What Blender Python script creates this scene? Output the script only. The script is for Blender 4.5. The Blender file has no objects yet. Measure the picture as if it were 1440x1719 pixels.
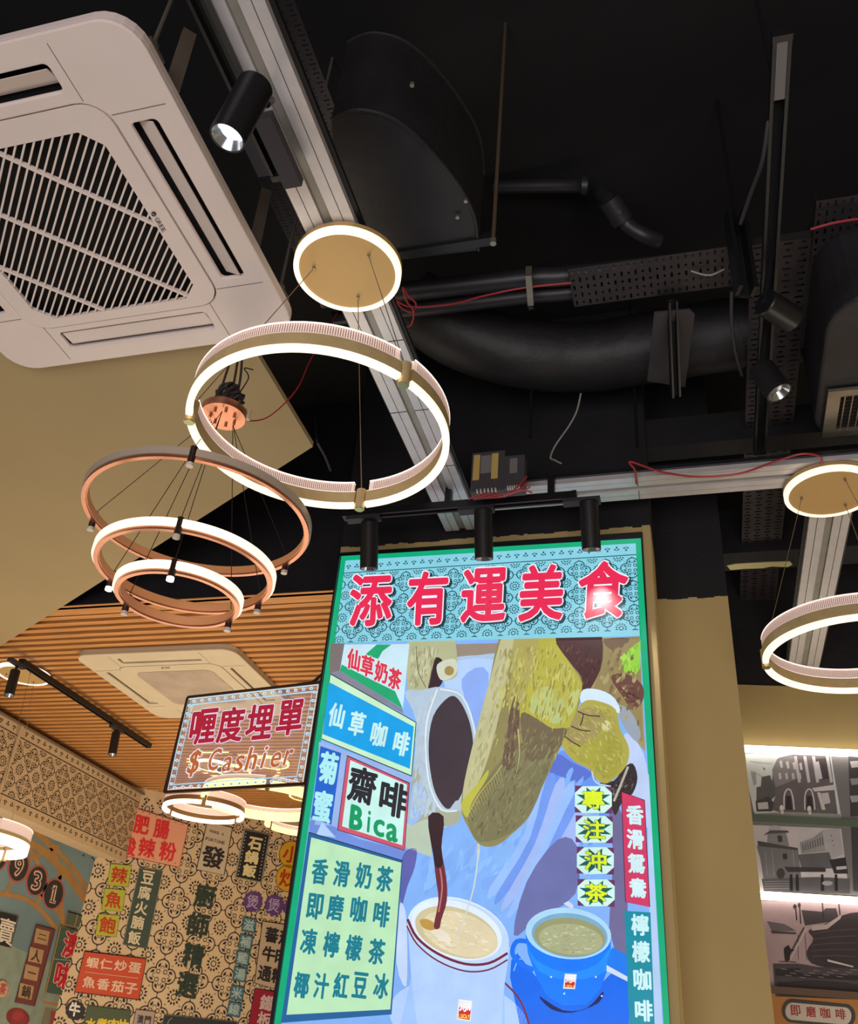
import bpy, math, random
import numpy as np
from mathutils import Vector, Matrix
from mathutils.geometry import tessellate_polygon
random.seed(7)
sc = bpy.context.scene
COL = sc.collection
# ---------------------------------------------------------------- camera
W_, H_, F_ = 1440.0, 1719.0, 1547.95
CAM = np.array([0.0, 0.0, 1.6])
PITCH, ROLL, YAW = 0.56477133, -0.0896987992, 0.308922641
_d = np.array([-math.sin(YAW)*math.cos(PITCH), math.cos(YAW)*math.cos(PITCH), math.sin(PITCH)])
_r = np.array([math.cos(YAW), math.sin(YAW), 0.0]); _u = np.cross(_r, _d)
_r2 = math.cos(ROLL)*_r - math.sin(ROLL)*_u; _u2 = math.sin(ROLL)*_r + math.cos(ROLL)*_u
MC = np.array([_r2, _u2, -_d])
cd = bpy.data.cameras.new('camera'); cam = bpy.data.objects.new('camera', cd); COL.objects.link(cam)
cd.sensor_fit = 'HORIZONTAL'; cd.sensor_width = 36.0; cd.lens = 36.0*F_/W_; cd.clip_start = 0.02
cam.matrix_world = Matrix([[*MC.T[0], CAM[0]], [*MC.T[1], CAM[1]], [*MC.T[2], CAM[2]], [0, 0, 0, 1]])
sc.camera = cam
# ---------------------------------------------------------------- world and light
wd = bpy.data.worlds.new('world'); sc.world = wd; wd.use_nodes = True
wd.node_tree.nodes['Background'].inputs[0].default_value = (0.9, 0.93, 1.0, 1)
wd.node_tree.nodes['Background'].inputs[1].default_value = 0.02
def area(name, loc, tgt, sx, sy, power, col):
    l = bpy.data.lights.new(name, 'AREA'); l.shape = 'RECTANGLE'; l.size = sx; l.size_y = sy
    l.energy = power; l.color = col
    o = bpy.data.objects.new(name, l); COL.objects.link(o); o.location = loc
    o.rotation_euler = (Vector(tgt)-Vector(loc)).to_track_quat('-Z', 'Y').to_euler(); return o
area('rear_fill', (-0.3, -2.4, 0.7), (-0.9, 1.0, 3.0), 4.0, 2.2, 165, (1.0, 0.93, 0.93))  # unseen fill added behind the camera, aimed up; no window is modelled
area('dining_bounce_fill', (-2.6, 4.6, 0.95), (-2.6, 4.8, 3.5), 2.6, 3.2, 84, (1.0, 0.82, 0.62))  # added upward fill, stands in for light bounced onto slats and frieze
area('right_side_fill', (1.5, 3.3, 0.95), (1.2, 3.9, 3.0), 1.6, 1.0, 20, (1.0, 0.88, 0.68))  # added low fill to brighten the right side; no lamp stands there
vs = sc.view_settings; vs.view_transform = 'Standard'; vs.look = 'None'; vs.exposure = 0.0; vs.gamma = 1.0
vs.use_curve_mapping = False
try:
    sc.cycles.use_denoising = True
    sc.cycles.max_bounces = 6
    sc.cycles.sample_clamp_indirect = 3.0
except Exception: pass

# ---------------------------------------------------------------- helpers
def ray(x, y):
    return MC.T @ np.array([(x-W_/2)/F_, -(y-H_/2)/F_, -1.0])
def at(x, y, z=None, X=None, Y=None, pl=None, depth=None):
    d = ray(x, y)
    if z is not None: t = (z-CAM[2])/d[2]
    elif X is not None: t = (X-CAM[0])/d[0]
    elif Y is not None: t = (Y-CAM[1])/d[1]
    elif depth is not None: t = depth
    else: n, c = pl; t = (c-np.dot(n, CAM))/np.dot(n, d)
    return CAM + t*d
def lin(c):
    return tuple(((v/255)/12.92 if v/255 <= 0.04045 else ((v/255+0.055)/1.055)**2.4) for v in c)
MATS = {}
def mat(name, col, rough=0.6, metal=0.0, emit=None, es=0.0, noise=0.0, nscale=8.0, bump=0.0, bscale=60.0, coat=0.0, alpha=None, trans=0.0, stretch=None, spec=None):
    if name in MATS: return MATS[name]
    m = bpy.data.materials.new(name); m.use_nodes = True; nt = m.node_tree; b = nt.nodes['Principled BSDF']
    c = (*lin(col), 1)
    b.inputs['Base Color'].default_value = c; b.inputs['Roughness'].default_value = rough; b.inputs['Metallic'].default_value = metal
    if spec is not None: b.inputs['Specular IOR Level'].default_value = spec
    tc = nt.nodes.new('ShaderNodeTexCoord'); src = tc.outputs['Object']
    if stretch:
        mp = nt.nodes.new('ShaderNodeMapping'); mp.inputs['Scale'].default_value = stretch
        nt.links.new(src, mp.inputs[0]); src = mp.outputs[0]
    if noise:
        n = nt.nodes.new('ShaderNodeTexNoise'); n.inputs['Scale'].default_value = nscale; n.inputs['Detail'].default_value = 5
        nt.links.new(src, n.inputs['Vector'])
        r = nt.nodes.new('ShaderNodeValToRGB'); r.color_ramp.elements[0].position = 0.3; r.color_ramp.elements[1].position = 0.7
        r.color_ramp.elements[0].color = (*[v*(1-noise) for v in c[:3]], 1); r.color_ramp.elements[1].color = (*[min(1, v*(1+noise)) for v in c[:3]], 1)
        nt.links.new(n.outputs['Fac'], r.inputs[0]); nt.links.new(r.outputs[0], b.inputs['Base Color'])
    if bump:
        n2 = nt.nodes.new('ShaderNodeTexNoise'); n2.inputs['Scale'].default_value = bscale; n2.inputs['Detail'].default_value = 4
        nt.links.new(src, n2.inputs['Vector'])
        bp = nt.nodes.new('ShaderNodeBump'); bp.inputs['Strength'].default_value = bump; bp.inputs['Distance'].default_value = 0.01
        nt.links.new(n2.outputs['Fac'], bp.inputs['Height']); nt.links.new(bp.outputs[0], b.inputs['Normal'])
    if emit: b.inputs['Emission Color'].default_value = (*lin(emit), 1); b.inputs['Emission Strength'].default_value = es
    if coat: b.inputs['Coat Weight'].default_value = coat
    if alpha is not None: b.inputs['Alpha'].default_value = alpha
    if trans: b.inputs['Transmission Weight'].default_value = trans; b.inputs['IOR'].default_value = 1.2
    MATS[name] = m; return m
def print_mat(name, emissive, strength=1.0, nz=0.12, rough=0.5):
    m = bpy.data.materials.new(name); m.use_nodes = True; nt = m.node_tree; b = nt.nodes['Principled BSDF']
    a = nt.nodes.new('ShaderNodeAttribute'); a.attribute_name = 'Col'
    tc = nt.nodes.new('ShaderNodeTexCoord'); n = nt.nodes.new('ShaderNodeTexNoise'); n.inputs['Scale'].default_value = 14; n.inputs['Detail'].default_value = 6
    nt.links.new(tc.outputs['Object'], n.inputs['Vector'])
    mr = nt.nodes.new('ShaderNodeMapRange'); mr.inputs[1].default_value = 0.3; mr.inputs[2].default_value = 0.7; mr.inputs[3].default_value = 1-nz; mr.inputs[4].default_value = 1+nz
    nt.links.new(n.outputs['Fac'], mr.inputs[0])
    vm = nt.nodes.new('ShaderNodeVectorMath'); vm.operation = 'SCALE'
    nt.links.new(a.outputs['Color'], vm.inputs[0]); nt.links.new(mr.outputs[0], vm.inputs['Scale'])
    if emissive:
        b.inputs['Base Color'].default_value = (0.02, 0.02, 0.02, 1); b.inputs['Roughness'].default_value = 0.22
        nt.links.new(vm.outputs[0], b.inputs['Emission Color']); b.inputs['Emission Strength'].default_value = strength
    else:
        nt.links.new(vm.outputs[0], b.inputs['Base Color']); b.inputs['Roughness'].default_value = rough
    return m

def wl(o):
    v = Vector((0, 0, 0))
    while o: v += Vector(o.location); o = o.parent
    return v
def tag(o, label=None, cat=None, group=None, kind=None):
    if label: o['label'] = label
    if cat: o['category'] = cat
    if group: o['group'] = group
    if kind: o['kind'] = kind
    return o
def thing(name, loc, label, cat, group=None):
    o = bpy.data.objects.new(name, None); COL.objects.link(o); o.location = loc; o.empty_display_size = 0.05
    return tag(o, label, cat, group)
def perp(d):
    d = Vector(d).normalized(); a = Vector((0, 0, 1)) if abs(d.z) < 0.9 else Vector((1, 0, 0))
    u = d.cross(a).normalized(); return u, d.cross(u).normalized()
class MB:
    def __init__(s): s.v = []; s.f = []
    def add(s, vs, fs):
        n = len(s.v); s.v += [tuple(v) for v in vs]; s.f += [tuple(i+n for i in f) for f in fs]; return s
    def box(s, a, b):
        (x0, y0, z0), (x1, y1, z1) = a, b
        return s.add([(x0,y0,z0),(x1,y0,z0),(x1,y1,z0),(x0,y1,z0),(x0,y0,z1),(x1,y0,z1),(x1,y1,z1),(x0,y1,z1)],
                     [(0,3,2,1),(4,5,6,7),(0,1,5,4),(1,2,6,5),(2,3,7,6),(3,0,4,7)])
    def hexa(s, p):   # 8 points, bottom quad then top quad
        return s.add(p, [(0,3,2,1),(4,5,6,7),(0,1,5,4),(1,2,6,5),(2,3,7,6),(3,0,4,7)])
    def bar(s, p0, p1, w, h, up=(0, 0, 1)):
        p0, p1 = Vector(p0), Vector(p1); d = (p1-p0).normalized(); u = d.cross(Vector(up))
        if u.length < 1e-4: u = d.cross(Vector((1, 0, 0)))
        u.normalize(); v = u.cross(d).normalized(); a = u*w/2; b = v*h/2
        return s.hexa([p0-a-b, p0+a-b, p0+a+b, p0-a+b, p1-a-b, p1+a-b, p1+a+b, p1-a+b])
    def prism(s, poly, off):  # poly list of 3d pts, extruded by off
        n = len(poly); off = Vector(off); p = [Vector(q) for q in poly]
        tr = tessellate_polygon([p])
        s.add(p+[q+off for q in p], [tuple(t) for t in tr]+[tuple(i+n for i in t[::-1]) for t in tr]+[(i, (i+1) % n, (i+1) % n+n, i+n) for i in range(n)])
        return s
    def cyl(s, p0, p1, r, r1=None, n=20, caps=True):
        r1 = r if r1 is None else r1; p0, p1 = Vector(p0), Vector(p1); u, v = perp(p1-p0); vs = []
        for p, q in ((p0, r), (p1, r1)):
            for i in range(n):
                a = 2*math.pi*i/n; vs.append(p+u*q*math.cos(a)+v*q*math.sin(a))
        fs = [(i, (i+1) % n, (i+1) % n+n, i+n) for i in range(n)]
        if caps: fs += [tuple(range(n))[::-1], tuple(range(n, 2*n))]
        return s.add(vs, fs)
    def tube(s, pts, r, n=8, sub=0):
        pts = [Vector(p) for p in pts]
        if sub: pts = catmull(pts, sub)
        k = len(pts); vs = []; u = None
        for i, p in enumerate(pts):
            t = (pts[min(i+1, k-1)]-pts[max(i-1, 0)]).normalized()
            if u is None: u, _ = perp(t)
            u = (u-t*u.dot(t)).normalized(); v = t.cross(u)
            rr = r[min(i, len(r)-1)] if isinstance(r, (list, tuple)) else r
            for j in range(n):
                a = 2*math.pi*j/n; vs.append(p+u*rr*math.cos(a)+v*rr*math.sin(a))
        fs = [(i*n+j, i*n+(j+1) % n, (i+1)*n+(j+1) % n, (i+1)*n+j) for i in range(k-1) for j in range(n)]
        fs += [tuple(range(n))[::-1], tuple(range((k-1)*n, k*n))]
        return s.add(vs, fs)
    def lathe(s, c, prof, n=64, a0=0.0, a1=2*math.pi):   # closed profile [(r, z)] swept round the z axis
        full = abs(a1-a0-2*math.pi) < 1e-6; m = n if full else n+1; k = len(prof); vs = []
        for i in range(m):
            a = a0+(a1-a0)*i/n
            for r, z in prof: vs.append((c[0]+r*math.cos(a), c[1]+r*math.sin(a), c[2]+z))
        fs = []
        for i in range(n):
            j = (i+1) % m if full else i+1
            for q in range(k): fs.append((i*k+q, j*k+q, j*k+(q+1) % k, i*k+(q+1) % k))
        if not full: fs += [tuple(range(k)), tuple(range((m-1)*k, m*k))[::-1]]
        return s.add(vs, fs)
    def build(s, name, m, parent=None, smooth=False, label=None, loc=None):
        me = bpy.data.meshes.new(name); off = wl(parent) if parent else Vector(loc or (0, 0, 0))
        me.from_pydata([tuple(Vector(v)-off) for v in s.v], [], s.f); me.update()
        me.materials.append(m)
        o = bpy.data.objects.new(name, me); COL.objects.link(o)
        if parent: o.parent = parent
        elif loc: o.location = loc
        import bmesh
        bm = bmesh.new(); bm.from_mesh(me); bmesh.ops.recalc_face_normals(bm, faces=bm.faces); bm.to_mesh(me); bm.free()
        if smooth:
            for p in me.polygons: p.use_smooth = True
            try: me.set_sharp_from_angle(angle=math.radians(38))
            except Exception: pass
        if label: o['label'] = label
        return o
def catmull(pts, sub=6, closed=False):
    n = len(pts); out = []; rng = range(n) if closed else range(n-1)
    for i in rng:
        if closed: p0, p1, p2, p3 = pts[(i-1) % n], pts[i], pts[(i+1) % n], pts[(i+2) % n]
        else: p0, p1, p2, p3 = pts[max(i-1, 0)], pts[i], pts[i+1], pts[min(i+2, n-1)]
        for j in range(sub):
            t = j/sub
            out.append(0.5*((2*p1)+(p2-p0)*t+(2*p0-5*p1+4*p2-p3)*t*t+(3*p1-p0-3*p2+p3)*t**3))
    if not closed: out.append(pts[-1])
    return out
def struct(o, label=None):
    o['kind'] = 'structure'
    if label: o['label'] = label
    return o
def copy_tree(o, parent=None, loc=None):
    c = o.copy(); COL.objects.link(c); c.parent = parent
    if loc is not None: c.location = loc
    for ch in list(o.children): copy_tree(ch, c)
    return c

# ---- flat print: coloured polygons and lettering lying on a plane, kept as one mesh per printed sheet
_G = {}
def glyph(ch):
    if ch not in _G:
        c = bpy.data.curves.new('lettering', 'FONT'); c.body = ch; c.resolution_u = 3
        o = bpy.data.objects.new('lettering', c); COL.objects.link(o)
        bpy.context.view_layer.update()
        me = o.evaluated_get(bpy.context.evaluated_depsgraph_get()).to_mesh()
        me.calc_loop_triangles()
        v = np.array([tuple(p.co)[:2] for p in me.vertices]); t = np.array([tuple(q.vertices) for q in me.loop_triangles])
        lo, hi = v.min(0), v.max(0); v = (v-lo)/np.maximum(hi-lo, 1e-6)-0.5; v[:, 1] *= -1
        asp = (hi-lo)[0]/(hi-lo)[1]
        bpy.data.objects.remove(o, do_unlink=True); bpy.data.curves.remove(c)
        _G[ch] = (v, t, asp)
    return _G[ch]
class Sheet:
    def __init__(s, n, c, flip=1, dz=0.0004):   # plane n.x = c ; flip*n points to the viewer
        s.n = np.array(n, float); s.c = c; s.s = flip; s.dz = dz; s.V = []; s.T = []; s.C = []; s.k = 0; s.lift0 = 0.001
    def world(s, P, layer):
        P = np.asarray(P, float); D = np.stack([(P[:, 0]-W_/2)/F_, -(P[:, 1]-H_/2)/F_, -np.ones(len(P))], 1) @ MC
        c = s.c + s.s*(s.lift0+layer*s.dz)
        t = (c-s.n@CAM)/(D@s.n); return CAM+t[:, None]*D
    def tris(s, Wd, T, col):
        s.V.append(Wd); s.T.append(np.asarray(T)+s.k); s.k += len(Wd)
        s.C.append(np.tile(np.array([*lin(col), 1.0]), (len(T), 1)))
    def poly(s, pts, col, layer=0, smooth=0):
        if smooth:
            q = catmull([Vector((a, b, 0)) for a, b in pts], smooth, True); pts = [(v.x, v.y) for v in q]
        tr = tessellate_polygon([[Vector((a, b, 0)) for a, b in pts]])
        if tr: s.tris(s.world(pts, layer), [tuple(t) for t in tr], col)
    def ell(s, cx, cy, rx, ry, col, layer=0, rot=0, n=40):
        s.poly([(cx+rx*math.cos(a)*math.cos(rot)-ry*math.sin(a)*math.sin(rot), cy+rx*math.cos(a)*math.sin(rot)+ry*math.sin(a)*math.cos(rot)) for a in [2*math.pi*i/n for i in range(n)]], col, layer)
    def line(s, pts, w, col, layer=0, smooth=0, closed=False, w1=None):
        P = [Vector((a, b, 0)) for a, b in pts]
        if smooth: P = catmull(P, smooth, closed)
        if closed: P = P+[P[0], P[1]]
        n = len(P); L = []; Rr = []
        for i, p in enumerate(P):
            t = (P[min(i+1, n-1)]-P[max(i-1, 0)]); t.normalize(); q = Vector((-t.y, t.x, 0))*((w+((w1 if w1 is not None else w)-w)*i/(n-1))/2)
            L.append(p+q); Rr.append(p-q)
        pts = [(v.x, v.y) for v in L+Rr]
        s.tris(s.world(pts, layer), [x for i in range(n-1) for x in ((i, i+1, n+i+1), (i, n+i+1, n+i))], col)
    def ch(s, c, cx, cy, w, h, col, layer=5, sx=0.0, sy=0.0, bold=0.03, jag=0):
        v, t, asp = glyph(c)
        offs = [(0, 0)] if bold <= 0 else [(0, 0)]+[(bold*math.cos(a), bold*math.sin(a)) for a in [math.pi/4*k for k in range(8)]]
        hh = h
        for i, (ox, oy) in enumerate(offs):
            u = v[:, 0]+ox*(1 if w >= h else h/w*1.0)*0.9; q = v[:, 1]+oy
            P = np.stack([cx+u*w+q*hh*sy, cy+q*hh+u*w*sx], 1)
            s.tris(s.world(P, layer+i*0.02), t, col)
    def text(s, body, pts, w, h, col, layer=5, sx=0.0, sy=0.0, bold=0.03, outline=None, ow=0.07, shadow=None, sh=(3, 4)):
        for c, (x, y) in zip(body, pts):
            if c == ' ': continue
            if shadow: s.ch(c, x+sh[0], y+sh[1], w, h, shadow, layer-1.2, sx, sy, bold+ow)
            if outline: s.ch(c, x, y, w, h, outline, layer-0.6, sx, sy, bold+ow)
            s.ch(c, x, y, w, h, col, layer, sx, sy, bold)
    def build(s, name, m, parent, label=None):
        V = np.concatenate(s.V); T = np.concatenate(s.T); C = np.concatenate(s.C); off = np.array(wl(parent)) if parent else np.zeros(3)
        me = bpy.data.meshes.new(name); me.vertices.add(len(V)); me.vertices.foreach_set('co', (V-off).astype(np.float32).ravel())
        me.loops.add(len(T)*3); me.loops.foreach_set('vertex_index', T.astype(np.int32).ravel())
        me.polygons.add(len(T)); me.polygons.foreach_set('loop_start', np.arange(0, len(T)*3, 3, dtype=np.int32))
        me.update(calc_edges=True)
        ca = me.color_attributes.new('Col', 'FLOAT_COLOR', 'CORNER')
        ca.data.foreach_set('color', np.repeat(C, 3, axis=0).astype(np.float32).ravel())
        me.validate(); me.materials.append(m)
        o = bpy.data.objects.new(name, me); COL.objects.link(o)
        if parent: o.parent = parent
        if label: o['label'] = label
        return o
# ---- lace tile (Portuguese style azulejo): unit cell triangles
def lace_cell(lw=0.022):
    V = []; T = []
    def tri(P, idx): n = len(V); V.extend(P); T.extend([tuple(i+n for i in t) for t in idx])
    def stroke(P, w, closed=False):
        P = [Vector((a, b)) for a, b in P]; n = len(P); L = []; R = []
        for i, p in enumerate(P):
            a = P[(i-1) % n] if closed else P[max(i-1, 0)]; b = P[(i+1) % n] if closed else P[min(i+1, n-1)]
            t = (b-a).normalized(); q = Vector((-t.y, t.x))*w/2; L.append(tuple(p+q)); R.append(tuple(p-q))
        m = n if closed else n-1
        tri(L+R, [x for i in range(m) for x in ((i, (i+1) % n, n+(i+1) % n), (i, n+(i+1) % n, n+i))])
    def arc(cx, cy, r, a0, a1, n=10): return [(cx+r*math.cos(a0+(a1-a0)*i/n), cy+r*math.sin(a0+(a1-a0)*i/n)) for i in range(n+1)]
    def leaf(cx, cy, a, l, w):
        c, s = math.cos(a), math.sin(a); pts = [(-l/2, 0), (-l*.1, w/2), (l/2, 0), (-l*.1, -w/2)]
        tri([(cx+x*c-y*s, cy+x*s+y*c) for x, y in pts], [(0, 1, 2), (0, 2, 3)])
    pi = math.pi
    for k in range(4):
        a = k*pi/2; cx, cy = .5+.235*math.cos(a), .5+.235*math.sin(a)
        stroke(arc(cx, cy, .195, a-pi*.62, a+pi*.62, 12), lw*1.25)
        for da in (-.55, .55): leaf(.5+.29*math.cos(a+da*.6), .5+.29*math.sin(a+da*.6), a-da*.9, .15, .085)
        b = a+pi/4; stroke(arc(.5+.15*math.cos(b), .5+.15*math.sin(b), .055, 0, 2*pi*.98, 8), lw*.9)
        stroke(arc(.5+.20*math.cos(a), .5+.20*math.sin(a), .05, a-pi*.6, a+pi*.6, 6), lw*.7)
    for (x, y) in ((0, 0), (1, 0), (0, 1), (1, 1)):
        b0 = math.atan2(.5-y, .5-x)-pi/4
        stroke(arc(x, y, .075, b0, b0+pi/2, 5), lw)
        for j in range(3): leaf(x+.175*math.cos(b0+pi/12+j*pi/6), y+.175*math.sin(b0+pi/12+j*pi/6), b0+pi/12+j*pi/6, .1, .07)
        leaf(x+.30*math.cos(b0+pi/4), y+.30*math.sin(b0+pi/4), b0+pi/4+pi, .07, .03)
    for (x, y, a) in ((.5, 0, pi/2), (.5, 1, -pi/2), (0, .5, 0), (1, .5, pi)):
        leaf(x+.04*math.cos(a), y+.04*math.sin(a), a, .07, .05)
    return np.array(V), np.array(T)
def lace(sheet, org, U, Vv, W, H, per, col, layer=1, u0=0, v0=0, skip=None, lw=.022):
    cv, ct = lace_cell(lw); org, U, Vv = np.array(org), np.array(U), np.array(Vv); nrm = sheet.n*sheet.s*(sheet.lift0+layer*sheet.dz)
    for i in range(int((0-u0)/per)-1, int((W-u0)/per)+2):
        for j in range(int((0-v0)/per)-1, int((H-v0)/per)+2):
            p = (cv+np.array([i, j]))*per+np.array([u0, v0]); q = np.clip(p, [0, 0], [W, H])
            cen = p[ct].mean(1); k = (cen[:, 0] > 0) & (cen[:, 0] < W) & (cen[:, 1] > 0) & (cen[:, 1] < H)
            if not k.any(): continue
            sheet.tris(org+q[:, :1]*U+q[:, 1:]*Vv+nrm, ct[k], col)
def fleurs(sheet, org, U, Vv, W, h, per, col, layer=1):
    org, U, Vv = np.array(org), np.array(U), np.array(Vv); nrm = sheet.n*sheet.s*(sheet.lift0+layer*sheet.dz)
    n = int(W/per)
    for i in range(n):
        c = np.array([(i+.5)*per, h*.5]); s = h*.62; up = 1 if i % 2 else -1; P = []; T = []
        for a, l, w in ((math.pi/2, .62, .20), (math.pi*1.05, .50, .20), (-.05*math.pi, .50, .20), (-math.pi/2, .38, .10)):
            b = len(P); e = np.array([math.cos(a), math.sin(a)*up])*s; f = np.array([-e[1], e[0]]); o_ = c-np.array([0, .06*s*up])
            P += [o_+e*.08, o_+e*l*.55+f*w, o_+e*l, o_+e*l*.55-f*w]
            T += [(b, b+1, b+2), (b, b+2, b+3)]
        P = np.array(P); sheet.tris(org+P[:, :1]*U+P[:, 1:]*Vv+nrm, T, col)

# ---------------------------------------------------------------- materials
M_black = mat('black_ceiling_paint', (26, 25, 30), 0.85, noise=0.25, nscale=5, bump=0.2)
M_slab = mat('black_slab_paint', (8, 8, 11), 0.9, noise=0.2, nscale=3)
M_beige = mat('beige_wall_paint', (188, 164, 110), 0.75, noise=0.05, nscale=2.5, bump=0.06, bscale=180)
M_beigec = mat('beige_ceiling_paint', (164, 144, 104), 0.8, noise=0.04, nscale=2, bump=0.04, bscale=150)
M_white = mat('white_plastic', (222, 208, 202), 0.42, noise=0.03, nscale=6)
M_whiteold = mat('aged_plastic', (206, 190, 160), 0.5, noise=0.05, nscale=6)
M_dark = mat('dark_void', (7, 6, 8), 0.9)
M_blackmetal = mat('black_powder_coat', (23, 23, 27), 0.42, noise=0.08, nscale=30)
M_alu = mat('satin_aluminium', (205, 202, 204), 0.38, metal=0.35, noise=0.05, nscale=20, stretch=(1, 1, 1))
M_aluold = mat('dull_aluminium', (150, 148, 140), 0.5, metal=0.4, noise=0.1, nscale=12)
M_brass = mat('brushed_brass', (214, 188, 136), 0.42, metal=0.35, noise=0.06, nscale=40)
M_gold = mat('satin_gold_plate', (208, 172, 112), 0.5, metal=0.25)
M_copper = mat('rose_copper', (178, 122, 96), 0.28, metal=0.8, noise=0.08, nscale=20)
M_glow = mat('lit_diffuser', (255, 240, 210), 0.6, emit=(255, 238, 204), es=1.18)
M_glow2 = mat('lit_diffuser_pale', (255, 240, 220), 0.6, emit=(255, 238, 214), es=1.7)
M_glowy = mat('lit_diffuser_yellow', (255, 240, 170), 0.6, emit=(255, 238, 158), es=1.3)
M_acryl = mat('ribbed_acrylic', (235, 215, 205), 0.35, emit=(250, 224, 212), es=0.26, trans=0.25)
M_rib = mat('acrylic_rib', (120, 102, 98), 0.4)
M_edge = mat('acrylic_edge', (255, 240, 235), 0.4, emit=(255, 238, 228), es=1.05)
M_wire = mat('steel_cable', (150, 130, 100), 0.4, metal=0.6)
M_blackwire = mat('black_cable', (28, 22, 24), 0.5)
M_red = mat('red_wire', (165, 40, 48), 0.45)
M_perf = mat('galvanised_black_tray', (56, 52, 57), 0.45, metal=0.35, noise=0.25, nscale=9)
M_wood = mat('oak_slat', (196, 136, 74), 0.5, noise=0.22, nscale=5, stretch=(0.8, 12, 12))
M_woodback = mat('slat_backing', (38, 23, 12), 0.8)
M_duct = mat('black_duct_wrap', (34, 33, 37), 0.55, noise=0.3, nscale=6, bump=0.5, bscale=14)
M_lens = mat('spot_lens', (240, 248, 255), 0.3, emit=(225, 240, 255), es=6.0)
M_lensw = mat('warm_spot_lens', (255, 240, 230), 0.3, emit=(255, 226, 214), es=4.0)
M_reflect = mat('spot_reflector', (190, 195, 200), 0.2, metal=0.9)
M_steel = mat('brushed_steel', (150, 142, 130), 0.35, metal=0.7, noise=0.1, nscale=20)
M_floor = mat('floor_tile', (120, 112, 100), 0.5, noise=0.1, nscale=4)
M_wallp = mat('cream_wall', (206, 180, 140), 0.7, noise=0.03)
P_emit = print_mat('backlit_print', True, 1.06, 0.06)
P_emith = print_mat('backlit_header_print', True, 0.98, 0.03)
P_flat = print_mat('flat_print', False, nz=0.08)
P_wall = print_mat('wall_mural_print', False, nz=0.10, rough=0.6)

# ================================================================ SETTING
YB = 3.018                       # face of the light box
def slab(name, a, b, m, label=None): return struct(MB().box(a, b).build(name, m), label)
slab('floor', (-5, -4.2, -0.1), (3.2, 9.9, 0), M_floor, 'grey tiled restaurant floor')
slab('ceiling', (-5, -4.2, 4.6), (3.2, 9.9, 4.75), M_slab, 'black painted concrete slab high above')
slab('wall_right', (3.0, -4.2, 0), (3.2, 9.9, 4.6), M_beige, 'beige wall to the right')
slab('wall_back', (-5, -4.3, 0), (3.2, -4.1, 4.6), M_beige, 'beige wall behind the viewer')
slab('wall_far', (-1.45, 9.3, 0), (3.2, 9.5, 4.6), M_beige, 'plain wall behind the pillar')
# left mural wall, then the 45 degree tiled wall
wall_l = struct(MB().box((-4.6, -4.2, 0), (-4.37, 6.31, 4.6)).build('wall_left', mat('sky_blue_mural', (112, 136, 140), 0.75, noise=0.18, nscale=1.6)), 'sky blue painted mural wall with orange lattice')
q0 = (-4.37, 6.29); q1 = (-1.45, 9.21)
wall_d = struct(MB().prism([(q0[0], q0[1], 0), (q1[0], q1[1], 0), (q1[0]-.1, q1[1]+.1, 0), (q0[0]-.1, q0[1]+.1, 0)], (0, 0, 4.6)).build('wall_diagonal', M_wallp), 'cream wall with dark lace tile pattern')
# frieze soffit above the mural
frz = struct(MB().box((-4.38, -2.0, 2.93), (-4.211, 6.45, 3.45)).build('trim_1', M_wallp), 'cream lace patterned frieze above the blue mural')
slab('trim_2', (-4.213, -2.0, 3.44), (-4.19, 6.46, 3.452), mat('frieze_edge', (120, 100, 76), 0.6), 'thin top edge of the frieze')
# beige suspended ceiling panel
bc0 = at(525, 750, z=3.462); bc1 = at(0, 1085, z=3.462); bk = bc0+(bc1-bc0)*(-4.35-bc0[0])/(bc1[0]-bc0[0])
slabc = MB().prism([(bc0[0], 1.0, 3.462), (bc0[0], bc0[1], 3.462), (bk[0], bk[1], 3.462), (-4.35, -2, 3.462), (-2.1, -2, 3.462), (-2.1, 1.0, 3.462)], (0, 0, 0.02))
struct(slabc.build('ceiling', M_beigec), 'beige gypsum ceiling panel with a diagonal end')
# slatted ceiling
sl = struct(MB().box((-4.35, 3.44, 3.525), (-0.2, 9.25, 3.54)).build('ceiling', M_woodback), 'ceiling of narrow oak slats running across')
struct(MB().box((-4.35, 3.42, 3.484), (-1.35, 3.44, 4.6)).build('trim_3', M_black), 'black fascia above the front edge of the oak slats')
sm = MB().box((-4.34, -0.0175, 0), (-0.2, 0.0175, 0.036)); slat = sm.build('wooden_slat', M_wood, None); slat.parent = sl
slat.location = (0, 3.47, 3.488)
for k in range(1, 88):
    c = slat.copy(); COL.objects.link(c); c.parent = sl; c.location = (0, 3.47+k*0.0655, 3.488+random.uniform(-.0015, .0015))
MB().box((-4.34, 3.405, 3.484), (-1.35, 3.50, 3.487)).build('front_board', M_wood, sl)
# pillar
pil = MB().box((-1.33, YB+.01, 0), (-0.092, 3.34, 3.478)).box((-1.33, 3.30, 0), (0.17, 3.9, 3.306))
pl_ = struct(pil.build('wall_pillar', M_beige), 'beige pillar carrying the light box sign')
ub = MB().box((-1.33, YB+.012, 3.478), (-0.092, 3.34, 4.6)).box((-1.33, 3.302, 3.306), (0.17, 3.9, 4.6))
ub.build('upper_part', M_black, pl_, label='black painted top of the pillar')
rough = MB()
for x0, x1, y, z in ((-1.33, -0.092, YB+.006, 3.478), (-0.092, 0.17, 3.296, 3.306)):
    x = x0
    while x < x1-.01:
        w = random.uniform(.01, .04); h = random.uniform(.001, .009); rough.box((x, y, z-h), (min(x+w, x1), y+.008, z+.004)); x += w
rough.build('paint_edge', M_black, pl_, label='ragged black paint edge')
mg = MB(); mg.box((-0.124, YB-.001, 1.0), (-0.094, YB+.02, 3.47)); mg.build('corner_margin', M_beige, pl_)

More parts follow.
